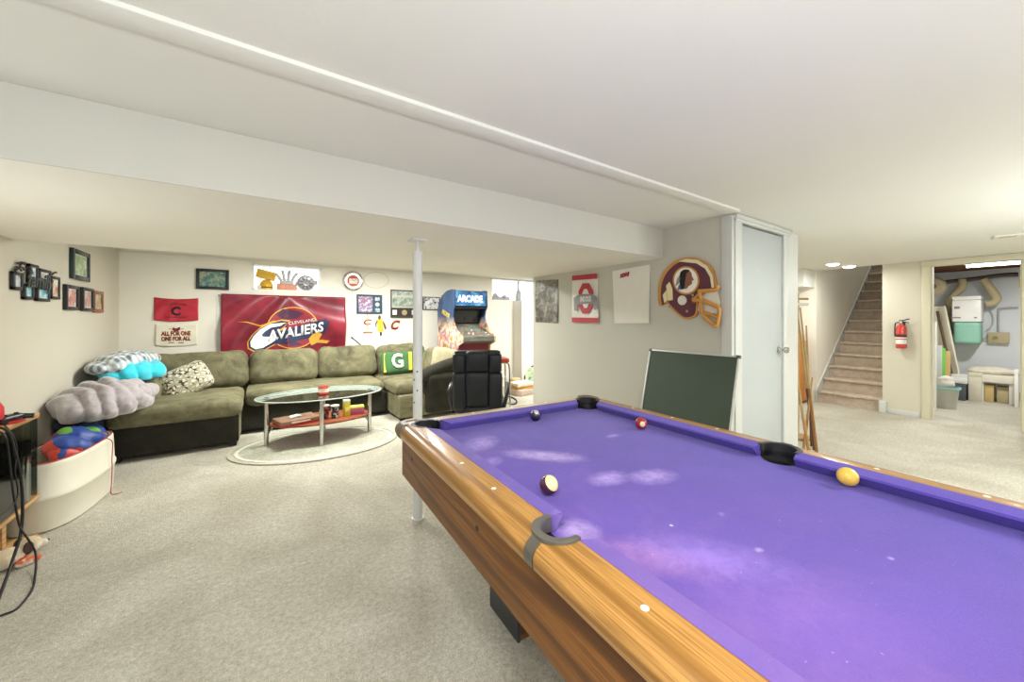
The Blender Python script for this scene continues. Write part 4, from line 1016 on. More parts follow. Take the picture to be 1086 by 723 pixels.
text_part('C', .10, .085, mat('9C2C33', .6), a.root, 0, -.002, 0, ext=.002, bold=.005, shear=.25); MB().prism([(-.006, -.12), (.006, -.12), (.012, .12), (.0, .13)], -.0065, -.0045, 'xz').build('sword', GOLD, a.root)
a = Art('wall_sticker', 'small wine red word sticker under the sword letter', 'wall sticker', 'back', (390, 352.5)); MB().box(-.068, .068, -.003, -.001, -.014, .014, .0005).build('plate', mat('8E2A33', .6), a.root); text_part('CAVALIERS', .11, .016, mat('E2C7A0', .6), a.root, 0, -.0032, 0)
a = Art('wall_sticker', 'big slanted wine red letter C sticker right of the player', 'wall sticker', 'back', (418.8, 344.5)); text_part('C', .115, .14, GOLD, a.root, .004, -.0015, 0, ext=.001, bold=.012, shear=.3); text_part('C', .115, .14, mat('8E2230', .6), a.root, 0, -.0028, 0, ext=.001, bold=.006, shear=.3)

# things in the windows
t = thing('display_box', 'yellow box tilted in the left window well', 'box', (.10, YB+.10, 1.90), rot=(0, R(14), 0)); MB().box(-.11, .12, -.05, .05, .0, .10, .006).build('carton', mat('D2A832', .6, var=.12), t); MB().box(-.112, .122, -.052, .052, .085, .115, .004).build('lid', mat('DDB640', .6), t)
t = thing('toy_helmet', 'yellow and black toy helmet under the tilted yellow box', 'helmet', (.12, YB+.08, 1.748)); MB().lathe([(.08, 0), (.085, .05), (.07, .10), (.035, .135), (0, .142)], n=24).build('shell', mat('D9A92B', .3), t); MB().tube([(.075*math.cos(k*PI/8-PI), .085*math.sin(k*PI/8-PI), .03) for k in range(9)], .007, 6).build('face_bar', BLACK, t)
MB().sph((-.075, -.03, .03), (.035, .03, .03)).build('ear_pad', mat('E8E6DE', .6), t)
t = thing('glove', 'grey glove with spread fingers in the middle of the left window well', 'glove', (.37, YB+.12, 1.748))
b = MB(); b.soft((0, 0, .07), (.17, .06, .14), .028, .1, 0, 1)
for k, (dx, L) in enumerate(((-.075, .10), (-.03, .15), (.02, .15), (.07, .12))): b.tube([(dx*.8, 0, .12), (dx*1.3, 0, .14+L*.5), (dx*1.9, 0, .14+L)], .018, 10)
b.tube([(.08, 0, .05), (.12, 0, .09), (.13, 0, .13)], .018, 10); b.build('glove', mat('C4C4C8', .7), t)
MB().soft((0, -.045, .045), (.25, .03, .09), .014, 0, .004, 2).build('red_print', mat('D8967A', .6, var=.3, scale=30), t)
t = thing('hubcap', 'silver spoked hubcap leaning in the left window well', 'hubcap', (.615, YB+.07, 1.748), rot=(R(-12), 0, 0))
RXc = Matrix.Translation((0, 0, .115)) @ Matrix.Rotation(PI/2, 4, 'X')
MB().lathe([(.115, 0), (.118, .015), (.10, .022), (.06, .012), (.05, .012), (.045, .03), (.015, .034), (0, .03)], n=36, M=RXc).build('disc', mat('A9A9AC', .35, .6), t)
for k in range(9): a_ = k*2*PI/9; MB().cyl((.045*math.cos(a_), -.022, .115+.045*math.sin(a_)), (.1*math.cos(a_), -.026, .115+.1*math.sin(a_)), .007, n=8).build('spoke', mat('7C7C80', .4, .6), t)
t = thing('pennant_stand', 'small grey pennant stand at the right of the left window well', 'pennant', (.755, YB+.06, 1.748)); MB().cyl((0, 0, 0), (0, 0, .17), .003, n=8).cyl((0, 0, 0), (0, 0, .006), .02).build('stick', STEEL, t); MB().prism([(0, .17), (-.06, .12), (0, .09)], -.001, .001).build('pennant', mat('A9A8AC', .6), t)
t = thing('bottle', 'tall clear bottle in the right window well', 'bottle', (4.33, YB-.10, 1.701)); MB().lathe([(0, 0), (.05, 0), (.055, .01), (.055, .13), (.04, .18), (.018, .22), (.015, .34), (.019, .345), (.019, .36), (0, .362)], n=24).build('glass_body', mat('A9AEAF', .15, coat=.4), t); MB().cyl((0, 0, .36), (0, 0, .385), .017).build('cap', mat('8B8C90', .4), t)
ol = None
for k, (x, z, r_) in enumerate(((3.86, .0, .05), (3.95, .0, .06), (4.03, .0, .05), (4.12, .0, .065), (4.19, 0, .05), (3.90, .075, .04))):
    o = heap('dried_flowers', (x, YB+.09, 1.702+r_*.6+z), (r_, r_, r_), mat('B4B3BA', .8, var=.3, scale=50), ['clump of grey dried flowers at the far left of the right window well', 'rounded grey flower clump second from the left in the right window well', 'grey flower clump in the middle of the right window well', 'largest grey flower clump in the right window well', 'grey flower clump just left of the clear bottle', 'small grey flower clump stacked over the leftmost ones'][k], 20+k, .02, 22, sub=4, kind='flowers'); o['group'] = 'grey flower clumps in the right window'

# ------------------------------------------------------------------ arcade cabinet
AX0, AX1 = 2.53, 3.12; AW = AX1-AX0
ar = thing('arcade_cabinet', 'upright dark blue arcade cabinet with a lit marquee behind the black chair', 'arcade cabinet', ((AX0+AX1)/2, 5.6, 0))
prof = [(.36, 0), (.36, 1.50), (.30, 1.62), (.18, 1.72), (.0, 1.785), (-.18, 1.80), (-.285, 1.79), (-.30, 1.53), (-.245, 1.46), (-.225, 1.38), (-.25, 1.30), (-.33, 1.20), (-.45, 1.12), (-.56, 1.075), (-.56, .98), (-.42, .93), (-.36, .80), (-.36, 0)]
def side_art():
    n = NT('cabinet_side_art'); v = n.mapping(); sep = n.n('ShaderNodeSeparateXYZ'); n.l(v, sep.inputs[0])
    base = n.ramp(n.noise(v, 3, 3), [(.35, '1F3358'), (.65, '3A5A86')])
    art = n.ramp(n.noise(v, 6, 2, .5, .8), [(.3, '2C3A6A'), (.42, 'D9A24A'), (.52, 'E8DCC8'), (.6, 'C9584E'), (.7, '6FA0C8')])
    f = n.ramp(sep.outputs['Z'], [(.0, 'FFFFFF')]);
    mr = n.n('ShaderNodeMapRange'); mr.inputs['From Min'].default_value = 1.38; mr.inputs['From Max'].default_value = 1.15; n.l(sep.outputs['Z'], mr.inputs['Value'])
    n.col(n.mix(mr.outputs[0], base, art)); n.set(.35, coat=.3); return n.m
SA = side_art()
for sx in (-1, 1):
    x0, x1 = sorted((sx*AW/2, sx*(AW/2-.02))); MB().prism(prof, x0, x1, 'yz').build('side_panel', SA, ar, 0)
iw = AW/2-.021
MB().box(-iw, iw, .30, .345, 0, 1.60).build('back_panel', BLACK, ar, 0)
MB().prism([(-.17, 1.79), (.0, 1.775), (.18, 1.71), (.30, 1.61), (.30, 1.58), (.17, 1.68), (0, 1.745), (-.17, 1.76)], -iw, iw, 'yz').build('top_panel', BLACKP, ar, 0)
mq = MB().box(-iw, iw, -.275, -.20, 1.545, 1.775).build('marquee', None, ar, 0)
n = NT('marquee_light'); v = n.mapping(); c_ = n.ramp(n.noise(v, 6, 3, .6, .7), [(.4, '1B4478'), (.58, '3A78AA'), (.75, '9CC6DC')]); n.col(c_); n.l(c_, n.b.inputs['Emission Color']); n.b.inputs['Emission Strength'].default_value = .35; mq.data.materials[0] = n.m
text_part('ARCADE', AW*.74, .10, emit('FFFFFF', .9), ar, -.01, -.2755, 1.655, ext=.003, bold=.004)
t_ = text_part('ARCADE', .30, .07, mat('E2C23C', .5), ar, 0, 0, 0, rot=R(-18), bold=.004); t_.rotation_euler = (0, 0, -PI/2); t_.location = (-AW/2-.001, .03, 1.42)
MB().prism([(-.12, 1.505), (-.06, 1.25), (-.03, 1.25), (-.09, 1.52)], -iw, iw, 'yz').build('screen_bezel', BLACK, ar, 0)
MB().prism([(-.1245, 1.47), (-.076, 1.275), (-.072, 1.275), (-.12, 1.47)], -iw+.05, iw-.05, 'yz').build('screen', mat('20272B', .08, coat=.5), ar, 0)
MB().box(-iw, iw, -.28, -.10, 1.50, 1.53).build('speaker_panel', BLACKP, ar, 0)
n = NT('control_panel_art'); v = n.mapping(); n.col(n.ramp(n.noise(v, 10, 3), [(.35, '5B5F52'), (.6, '82857A'), (.75, '9A7A66')])); n.set(.3)
MB().prism([(-.06, 1.255), (-.42, 1.105), (-.545, 1.065), (-.545, 1.0), (-.42, .96), (-.10, 1.0)], -iw, iw, 'yz').build('control_panel', n.m, ar, 0)
def cpz(y): return 1.105+(y+.42)*(.15/.36) if y > -.42 else 1.105+(y+.42)*(.04/.125)
for x in (-.17, .14):
    js = MB().cyl((x, -.36, cpz(-.36)-.005), (x, -.365, cpz(-.36)+.065), .006).build('joystick', STEEL, ar); MB().sph((x, -.365, cpz(-.36)+.07), .019).build('knob', mat('B8332B', .3), js)
for i, (x, y) in enumerate(((-.10, -.40), (-.06, -.38), (-.02, -.40), (-.10, -.46), (-.05, -.45), (0, -.46), (.2, -.40), (.24, -.42), (.21, -.47), (.08, -.44), (.0, -.3), (-.22, -.46))):
    MB().cyl((x, y, cpz(y)-.003), (x, y, cpz(y)+.012), .014, n=16).build('push_button', mat(['D8D8D0', 'C8372E'][i % 2], .3), ar)
MB().box(-iw, iw, -.36, -.34, 0.03, .955).build('front_panel', mat('7A1E26', .5, var=.3, scale=8), ar, 0)
MB().box(-.12, .12, -.372, -.361, .45, .75, .004).build('coin_door', BLACKP, ar)
MB().box(-iw, iw, -.35, .3, 0, .03).build('plinth', BLACK, ar, 0)

# ------------------------------------------------------------------ black office chair seen from behind
LEA = mat('12171E', .5, var=.12, bump=.15, bscale=120)
ch = thing('office_chair', 'black leather swivel chair with a high padded back between the post and the wall', 'chair', (1.90, 3.40, 0), R(-33))
b = MB()
for k in range(5):
    a_ = R(18+72*k); c_, s_ = math.cos(a_), math.sin(a_)
    b.tube([(0, 0, .13), (.15*c_, .15*s_, .115), (.29*c_, .29*s_, .085)], .021, 10)
b.build('star_base', BLACKP, ch)
for k in range(5):
    a_ = R(18+72*k); c_, s_ = math.cos(a_), math.sin(a_); MB().cyl((.29*c_-.018*s_, .29*s_+.018*c_, .032), (.29*c_+.018*s_, .29*s_-.018*c_, .032), .032, n=18).cyl((.29*c_, .29*s_, .032), (.29*c_, .29*s_, .09), .008).build('caster', BLACK, ch)
MB().cyl((0, 0, .10), (0, 0, .42), .024, n=16).build('gas_lift', CHROME, ch); MB().box(-.12, .12, -.1, .14, .40, .43, .006).build('tilt_plate', BLACKP, ch)
MB().soft((0, .04, .475), (.50, .48, .10), .045, .15, .003, 2, 10).build('seat', LEA, ch, 60)
TB = Matrix.Rotation(R(7), 4, 'X')
bk = MB().soft((0, -.215, .72), (.455, .07, .63), .03, .05, .003, 4, 10, TB).build('backrest', LEA, ch, 60)
for (x, z, w, h, sd) in ((0, .925, .225, .20, 1), (-.172, .91, .125, .19, 2), (.172, .91, .125, .19, 3), (0, .655, .225, .35, 4), (-.172, .64, .135, .37, 5), (.172, .64, .135, .37, 6), (0, .43, .24, .13, 7)):
    MB().soft((x, -.245-(z-.73)*.1, z), (w, .08, h), .028, .3, .003, sd, 8, TB).build('back_pad', LEA, bk, 60)
for sx in (-1, 1): MB().tube([(sx*.25, -.15, .44), (sx*.29, -.12, .6), (sx*.29, .0, .66), (sx*.29, .13, .65)], .018, 10).build('armrest', BLACKP, ch)

# red topped metal stool behind the chair
sr = thing('bar_stool', 'red seated stool with bent metal tube legs behind the black chair', 'stool', (2.60, 4.20, 0), R(-20))
MB().soft((0, 0, .80), (.30, .28, .06), .02, .1, 0, 1).build('seat', mat('B3432F', .5), sr, 60)
for sx in (-1, 1):
    b = MB(); b.tube([(sx*.16, -.13, .0), (sx*.155, -.13, .35), (sx*.15, -.12, .70), (sx*.12, -.115, .765), (sx*.05, -.11, .77)], .010, 8); b.build('leg', CHROME, sr)
    b = MB(); b.tube([(sx*.16, .13, .0), (sx*.155, .13, .35), (sx*.15, .12, .70), (sx*.12, .115, .765), (sx*.05, .11, .77)], .010, 8); b.build('leg', CHROME, sr)
for y in (-.13, .13): MB().cyl((-.157, y, .25), (.157, y, .25), .008).build('foot_rail', CHROME, sr)
# clutter on the floor in the alcove
def fl_pt(u, v): return atz(u, v, 0)
tt = [('paper_stack', 'white papers on top of the pile in the alcove', 'EDE9DE', (.34, .26, .03), (554, 409), .21, 20), ('book', 'yellow covered book in the alcove pile', 'D9A53A', (.30, .22, .03), (555, 413), .16, -12), ('magazine_stack', 'pile of pinkish magazines at the bottom of the alcove heap', 'C9B2A2', (.42, .32, .08), (556, 417), .0, 8), ('box', 'cardboard box at the bottom of the alcove heap', 'B48E5E', (.36, .3, .13), (549, 414), .0, -15)]
zacc = {'magazine_stack': 0, 'box': 0}
P1 = fl_pt(556, 417)
o = MB().box(-.26, .26, -.18, .18, 0, .10, .003).build('magazine_stack', mat('C7B3A5', .7, var=.3, scale=40), None, 30, (P1.x, P1.y, 0)); o.rotation_euler = (0, 0, R(10)); tag(o, 'stack of pale magazines on the carpet at the bottom of the alcove heap', 'magazines')
o = MB().box(-.22, .22, -.12, .12, 0, .045, .004).box(-.215, .215, -.118, .12, .004, .041).build('book', mat('D9A03A', .6), None, 30, (P1.x+.03, P1.y, .10)); o.rotation_euler = (0, 0, R(-8)); tag(o, 'orange yellow book lying on the magazine stack', 'book')
o = MB().soft((0, 0, .03), (.40, .30, .06), .015, 0, .02, 5, 10).build('paper_bag', mat('E8E2D2', .8, var=.1, bump=.3), None, 60, (P1.x-.02, P1.y+.02, .145)); tag(o, 'crumpled white paper bag topping the alcove heap', 'bag')
o = MB().soft((0, 0, .12), (.18, .16, .24), .02, 0, .006, 5, 8).build('cloth_bundle', mat('CBB98E', .9, var=.2, bump=.3), None, 60, (P1.x+.0, P1.y+.30, 0)); tag(o, 'tan bundle behind the magazine stack', 'bundle')
P2 = fl_pt(541, 428)
b = MB(); b.tube([(.10*math.cos(t_*.45)*(1+.05*math.sin(t_)), .10*math.sin(t_*.45), .012+.10*(1+math.sin(t_*.45))*.4) for t_ in range(34)], .012, 8); o = b.build('cable_coil', BLACK, None, 60, (P2.x, P2.y, 0)); tag(o, 'black coiled cable standing on the carpet beside the stool', 'cable')
P3 = fl_pt(560.5, 412)
t = thing('picture_frame', 'dark framed picture leaning on the alcove wall by the partition edge', 'picture frame', (P3.x+.12, P3.y+.1, 0), rot=(R(-8), 0, R(-8))); MB().box(-.13, .13, -.01, .012, 0, .42, .003).build('frame', mat('3A3C3C', .4), t); MB().box(-.10, .10, -.014, -.0105, .03, .39).build('print', photo_mat('teal_print', [(.35, '3C8C86'), (.5, 'BFD2A8'), (.65, 'E6DFC4')], 8), t)
t = thing('side_table', 'low white table holding a blue packet behind the stool', 'table', (3.02, 5.0, 0)); MB().box(-.2, .2, -.15, .15, .42, .45, .004).build('top', WHITEP, t)
for sx in (-1, 1):
    for sy in (-1, 1): MB().box(sx*.18-.015, sx*.18+.015, sy*.13-.015, sy*.13+.015, 0, .42).build('leg', WHITEP, t)
o = MB().box(-.08, .08, -.04, .04, 0, .15, .006).build('packet', mat('7FA8C4', .5, var=.25, scale=20), None, 30, (3.0, 4.95, .45)); tag(o, 'light blue packet on the low white table', 'packet')

# ------------------------------------------------------------------ posters and helmet sign on the partition
def poster(label, quad, m):
    a = Art('poster', label, 'poster', 'part', (sum(q[0] for q in quad)/4, sum(q[1] for q in quad)/4)); P = [a.loc(*q) for q in quad]
    # slightly curled sheet
    b = bmesh.new(); nx, nz = 14, 14; G = []
    for k in (0, .0012):
        g = []
        for j in range(nz+1):
            row = []
            for i in range(nx+1):
                s, t_ = i/nx, j/nz; tp = [P[0][q]*(1-s)+P[1][q]*s for q in (0, 1)]; bt = [P[3][q]*(1-s)+P[2][q]*s for q in (0, 1)]
                x, z = [tp[q]*(1-t_)+bt[q]*t_ for q in (0, 1)]
                row.append(b.verts.new((x, -.0005-k-.010*(2*s-1)**4*(t_**2)-.004*(1+math.sin(5*s+4*t_)), z)))
            g.append(row)
        G.append(g)
    for g in G:
        for j in range(nz):
            for i in range(nx): b.faces.new((g[j][i], g[j][i+1], g[j+1][i+1], g[j+1][i]))
    m_ = MB(); m_._take(b); m_.build('sheet', m, a.root, 180); return a
n = NT('dark_poster'); v = n.mapping(); n.col(n.ramp(n.noise(v, 9, 6, .75, .8), [(.35, '3B3B36'), (.5, '74736A'), (.62, 'A8A598'), (.72, '8A6E62')])); n.set(.3, coat=.3)
poster('dark grey glossy crowd poster, leftmost on the partition wall', [(568, 297.5), (592.5, 296), (592, 342.5), (568.5, 341.5)], n.m)
a = poster('white poster with red bands and a red block letter O on a grey banner', [(607.5, 292), (634, 289.5), (636, 343), (607.5, 342)], mat('E3E0D6', .35, var=.05))
RED = mat('B3313A', .5); GRY = mat('8C8D8E', .5)
a.poly([(608, 292.5), (634, 290), (634.3, 295.5), (608, 297.5)], -.020, -.014, RED, 'top_band'); a.poly([(608, 336.5), (635.6, 337), (635.8, 342.3), (608, 341.5)], -.022, -.014, RED, 'bottom_band')
def octo(cu, cv, ru, rv, k=.45): return [(cu-ru*k, cv-rv), (cu+ru*k, cv-rv), (cu+ru, cv-rv*.5), (cu+ru, cv+rv*.5), (cu+ru*k, cv+rv), (cu-ru*k, cv+rv), (cu-ru, cv+rv*.5), (cu-ru, cv-rv*.5)]
a.poly(octo(622.5, 316.5, 7.5, 16), -.020, -.014, RED, 'block_letter'); a.poly(octo(622.5, 316.5, 3.5, 10), -.0215, -.020, mat('E3E0D6', .5), 'letter_hole')
a.poly([(610, 316), (616, 312), (629, 311.5), (634.5, 315), (635, 327), (632, 329), (630, 322), (615, 322.5), (613, 330), (610.5, 329)], -.023, -.020, GRY, 'banner')
x, z = a.loc(622.5, 317); text_part('OHIO STATE', .155, .05, WHT, a.root, x, -.0232, z, ext=.001, bold=.002)
a = poster('white poster with a small red script word, third on the partition wall', [(650, 287.5), (689.5, 280.5), (689.5, 342.5), (652.5, 343)], mat('E5E1D4', .4, var=.04))
x, z = a.loc(663.5, 291.5); text_part('INDIANS', .10, .034, RED, a.root, x, -.0125, z, ext=.001, rot=R(8), shear=.3, bold=.002)
# helmet sign
hs = Art('helmet_sign', 'burgundy and gold football helmet sign on the partition wall', 'helmet sign', 'part', (733, 310))
BUR, BURD, GLD2, GLDD = mat('5E2A38', .4), mat('4B2430', .4), mat('C98F45', .4), mat('A46A28', .4)
shell = [(701, 324), (699.5, 312), (701, 299), (706, 288), (714, 279), (724, 274), (737, 273), (748, 277), (757, 285), (760.5, 297), (761.5, 307), (752, 310), (745, 314), (742, 322), (741, 333), (736, 337), (728, 338), (720, 333), (713, 326), (710, 321)]
hs.poly(shell, -.024, -.004, GLD2, 'outer_shell', soft=True)
hs.poly([(704.5, 323), (703, 312), (704.5, 300), (709, 290), (717, 281.5), (726, 277), (737, 276), (747, 280), (754.5, 288), (757.5, 298), (758.5, 306), (750, 308), (743, 313), (740, 322), (739, 332), (735, 335.5), (728, 336), (721, 331), (714, 324), (709, 319)], -.030, -.022, BUR, 'shell_face', soft=True)
hs.poly([(722, 277.5), (730, 274.8), (742, 276), (752, 282), (758, 292), (759.5, 305), (757, 305.5), (755.5, 294), (750, 285), (741, 279.5), (731, 278.5)], -.033, -.028, mat('E4D9B8', .4), 'centre_stripe')
hs.poly(ring((730, 297.5), 14, 15), -.034, -.029, GLD2, 'emblem_ring'); hs.poly(ring((730, 297.5), 12.3, 13.2), -.036, -.033, mat('EFE9DA', .5), 'emblem_ground')
hs.poly([(726, 288), (731, 286.5), (735.5, 289), (736.5, 293), (738.5, 297), (736.5, 298), (736.5, 301), (733, 303.5), (731, 306), (727, 306), (728, 299), (726, 294)], -.038, -.0355, mat('8A5642', .5), 'profile', soft=True)
hs.poly([(724, 291), (727, 286.8), (731.5, 286), (734.5, 287.5), (731, 290), (729.5, 297), (728.5, 305), (725.5, 307), (724, 302)], -.040, -.0375, BLACK, 'hair', soft=True)
hs.poly([(724.5, 291), (721, 296), (719, 304), (722.5, 301), (725, 296)], -.040, -.0375, mat('8E8A86', .5), 'feather'); hs.poly([(723, 302), (721, 308), (726, 306.5), (725, 303)], -.040, -.0375, mat('4A6AA0', .5), 'feather')
for q in ([(709, 303), (712.5, 299), (715.5, 306), (716, 318), (711, 319)], [(705.5, 313), (709, 308), (710.5, 318), (707, 321)]): hs.poly(q, -.036, -.029, mat('E7D7A8', .5), 'side_feather')
hs.poly(ring((726, 318.5), 4.6, 5), -.037, -.029, mat('DCD9CF', .4), 'ear_hole')
for c_ in ((737, 313), (712, 325), (731, 330)): hs.poly(ring(c_, 1.2, 1.3, 12), -.034, -.029, mat('A89A94', .4), 'rivet')
hs.poly([(751, 308), (761, 306), (765, 320), (764, 335), (758, 332), (748, 331), (741, 330), (743, 318)], -.018, -.004, mat('E7E2D2', .5), 'face_opening')
def bar(pts, r=.016):
    P = [hs.loc(*p) for p in pts]; return MB().tube([(x, -.045, z) for x, z in P], r, 10).build('face_bar', GLD2, hs.root, 60)
bar([(744, 309), (752, 308.5), (763, 307), (764, 303)]); bar([(738, 318), (748, 319), (757, 322), (766, 326)]); bar([(746, 309), (746.5, 320), (748, 331), (753, 338), (763, 346)]); bar([(766, 326), (766, 334), (763.5, 346)], .014); bar([(747, 331), (756, 333), (765, 337)], .013); bar([(738, 318), (744, 313), (746, 309)], .012)
hs.poly([(737, 315.5), (742, 314.5), (743, 321), (738, 321.5)], -.05, -.029, GLDD, 'bar_clip')

# chalkboard leaning on the partition
cb = thing('chalkboard', 'large green chalkboard with a pale frame leaning against the partition wall', 'chalkboard', (XP-.30, 1.745, .10), -PI/2, rot=None)
CBH, CBW = 1.09, .74
cbx = atx(689, 371, XP-.03)
cb.rotation_euler = (R(-14), 0, -PI/2)
cb.location = (XP-.285, 1.70, .055)
CBW2 = .375
MB().box(-CBW2+.012, CBW2-.012, -.004, .008, .012, CBH-.012).build('slate', mat('3C4A3C', .55, var=.12, scale=5), cb)
b = MB(); b.box(-CBW2, CBW2, -.010, .012, CBH-.014, CBH, .002); b.box(-CBW2, CBW2, -.010, .012, 0, .014, .002); b.box(-CBW2, -CBW2+.014, -.010, .012, 0, CBH, .002); b.box(CBW2-.014, CBW2, -.010, .012, 0, CBH, .002); b.build('frame', mat('C9CAC3', .35, .3), cb)
for sx in (-1, 1): MB().box(sx*CBW2-.02*(sx > 0)-.003, sx*CBW2+.02*(sx < 0)+.003, -.013, .014, CBH-.02, CBH+.003, .002).build('corner_cap', mat('55585A', .5), cb)
cb.location.z = .008

# ------------------------------------------------------------------ cue rack and leaning sticks
def stick(name, p0, p1, r0, r1, m, lab, cat='cue'):
    o = thing(name, lab, cat, p0, group='sticks leaning past the closet door'); d = Vector(p1)-Vector(p0)
    MB().cyl((0, 0, 0), d*.45, r0, r0*.85, n=12).build('butt', m, o); MB().cyl(d*.45, d, r0*.85, r1, n=12).build('shaft', mat('A88C5E', .4), o)
    return o
Xs, Ys = 4.55, 1.50
rk = thing('coat_rack', 'thin wooden post rack with short cross bars beyond the closet door', 'rack', (5.02, 1.70, 0))
MB().cyl((0, 0, 0.02), (0, 0, 1.62), .015, n=14).build('post', PINE, rk); 
MB().cyl((0, 0, 0), (0, 0, .03), .12, n=28).build('base', PINE, rk)
MB().cyl((-.16, .05, 1.56), (.14, -.05, 1.56), .012).build('cross_bar', PINE, rk); MB().cyl((-.16, .05, 1.50), (.14, -.05, 1.50), .016).build('cross_bar', mat('DDD9CC', .5), rk)
def wpt(u, v, d): r = ray(u, v); return CAMP+r*d
def lean(u0, v0, u1, v1, m, lab, r0=.014, r1=.007, nm='cue_stick', cat='cue'):
    p0 = atz(u0, v0, 0); 
    d0 = p0.dot(FW); p1 = wpt(u1, v1, d0+.0)
    return stick(nm, p0, p1, r0, r1, m, lab, cat)
DK = mat('6A3A28', .35); DK2 = mat('3B2C26', .35); LT = mat('93683A', .4)
lean(866.5, 482, 848.5, 326, LT, 'light wooden stick reaching highest in the leaning bunch')
lean(864, 477, 846, 332, DK, 'red brown cue leaning just left of the tallest stick', .016)
lean(861, 473, 855, 345, DK2, 'dark cue standing nearly upright in the leaning bunch')
lean(859, 486, 843.5, 392, mat('A9793F', .4), 'short tan stick at the left of the leaning bunch', .014, .01)
lean(852, 479, 861.5, 400, PINE, 'golden stick crossing the others toward the right')
# orange cabinet
oc = thing('wooden_cabinet', 'narrow orange wooden cabinet beyond the leaning sticks', 'cabinet', (7.16, 2.50, 0), R(0))
OR = wood_mat('orange_wood', 'B56E2C', 'D9913F', 1, 'z', .45, .2)
MB().box(-.17, .17, -.16, .16, 0.04, .99, .004).build('body', OR, oc); MB().box(-.16, .16, -.15, .15, 0, .04).build('plinth', mat('6A4020', .6), oc)
MB().box(-.19, -.171, -.145, .145, .07, .96, .003).build('door', OR, oc); MB().box(-.06, .13, -.12, .12, .99, 1.08, .004).build('top_box', mat('E0A14E', .5), oc)

# ------------------------------------------------------------------ extinguisher
p = atx(957, 356, XE)
ex = thing('fire_extinguisher', 'red fire extinguisher hung on the cream wall beside the stairs', 'fire extinguisher', (XE-.065, p.y, p.z-.17))
EXR = mat('C8392B', .25, coat=.5)
MB().lathe([(0, 0), (.048, 0), (.054, .01), (.054, .27), (.045, .305), (.02, .325), (.018, .34), (0, .34)], n=28).build('cylinder', EXR, ex)
MB().lathe([(.0545, .06), (.0552, .06), (.0552, .12), (.0545, .12)], n=28).build('label_band', WHT, ex); MB().lathe([(.0545, .16), (.0552, .16), (.0552, .19), (.0545, .19)], n=28).build('label_band', mat('2B2B2B', .5), ex)
MB().lathe([(.0545, .135), (.0553, .135), (.0553, .15), (.0545, .15)], n=28).build('label_band', WHT, ex)
MB().cyl((0, 0, .34), (0, 0, .375), .018, n=14).build('valve', BLACK, ex); MB().tube([(0, .02, .38), (-.0, -.02, .385), (0, -.08, .405)], .007, 8).tube([(0, .02, .37), (0, -.02, .365), (0, -.075, .35)], .006, 8).build('lever', BLACK, ex)
MB().tube([(0, .015, .355), (0, .05, .35), (0, .062, .30), (-.0, .062, .16)], .007, 8).build('hose', BLACK, ex); MB().cyl((-.018, 0, .36), (-.03, 0, .36), .014).build('gauge', mat('D8D5C8', .4), ex)
MB().box(.052, .066, -.03, .03, .0, .36, .002).build('bracket', mat('3A3A3A', .5), ex)

# ------------------------------------------------------------------ utility room contents
XU = 10.35
def ux(u, v, x=XU): return atx(u, v, x)
A0 = ux(1014, 315); B0 = ux(1044, 364)
y0, y1 = B0.y, A0.y; zt, zb_ = A0.z, B0.z; zm = ux(1030, 341).z
bx = thing('wall_tank', 'white and mint green box tank mounted on the utility room wall', 'utility tank', (XU-.22, (y0+y1)/2, zb_))
hy = (y1-y0)/2; MB().soft((0, 0, (zm-zb_)/2), (.40, 2*hy*.93, zm-zb_), .04, 0, 0, 1).build('green_tub', mat('8FC3AE', .4), bx, 50)
MB().box(-.215, .215, -hy, hy, zm-zb_, zt-zb_-.07, .012).build('white_body', WHITEP, bx); MB().box(-.22, .218, -hy*1.02, hy*1.02, zt-zb_-.07, zt-zb_, .02).build('lid', WHITEP, bx)
for (dy, dz, w, h) in ((.1, .22, .06, .04), (.12, .06, .12, .02), (-.1, .06, .03, .02)): MB().box(-.222, -.214, dy-w/2, dy+w/2, zm-zb_+dz, zm-zb_+dz+h, .001).build('vent_mark', mat('7D7F80', .5), bx)
TAN = mat('B7A983', .6)
def pipe(pts, r, lab, m=TAN, nm='pipe', cat='pipe'):
    o = MB().tube(pts, r, 12).build(nm, m, None, 60); tag(o, lab, cat); return o
q = lambda u, v, x=10.1: atx(u, v, x)
pipe([q(1021, 296), q(1020, 305), q(1012, 313), q(1008, 322), q(1014, 325)], .055, 'tan duct pipe bending down to the left side of the wall tank')
pipe([q(1043, 296), q(1050, 305), q(1057, 316), q(1052, 321), q(1046, 322)], .055, 'tan duct pipe bending down to the right side of the wall tank')
pipe([q(1007, 322, 10.28), q(1007, 340, 10.28), q(1010, 355, 10.28)], .02, 'thin tan pipe running down left of the wall tank')
pipe([q(985, 302), q(1003, 299), q(1030, 296), q(1060, 292), q(1080, 291)], .035, 'dark pipe running under the joists', mat('4A4138', .5))
pipe([q(1059, 357, 10.3), q(1059, 330, 10.3), q(1062, 327, 10.3), q(1080, 326, 10.3)], .012, 'thin grey conduit running from the junction box to the right', mat('A9A9A4', .5))
pipe([q(1045, 320, 10.3), q(1053, 335, 10.3), q(1052, 345, 10.3), q(1046, 350, 10.3)], .008, 'white cord curling beside the wall tank', mat('B9BAB6', .5))
p = q(1059, 358, 10.31); t = thing('junction_box', 'tan electrical box on the utility wall right of the tank', 'electrical box', (p.x, p.y, p.z)); MB().box(-.05, .04, -.11, .11, -.09, .09, .008).build('case', TAN, t); MB().cyl((-.05, .03, 0), (-.065, .03, 0), .03).build('dial', mat('8C8266', .5), t); MB().tube([(-.03, .1, -.02), (-.03, .2, -.02), (-.03, .25, -.0)], .01, 8).build('lead', TAN, t)
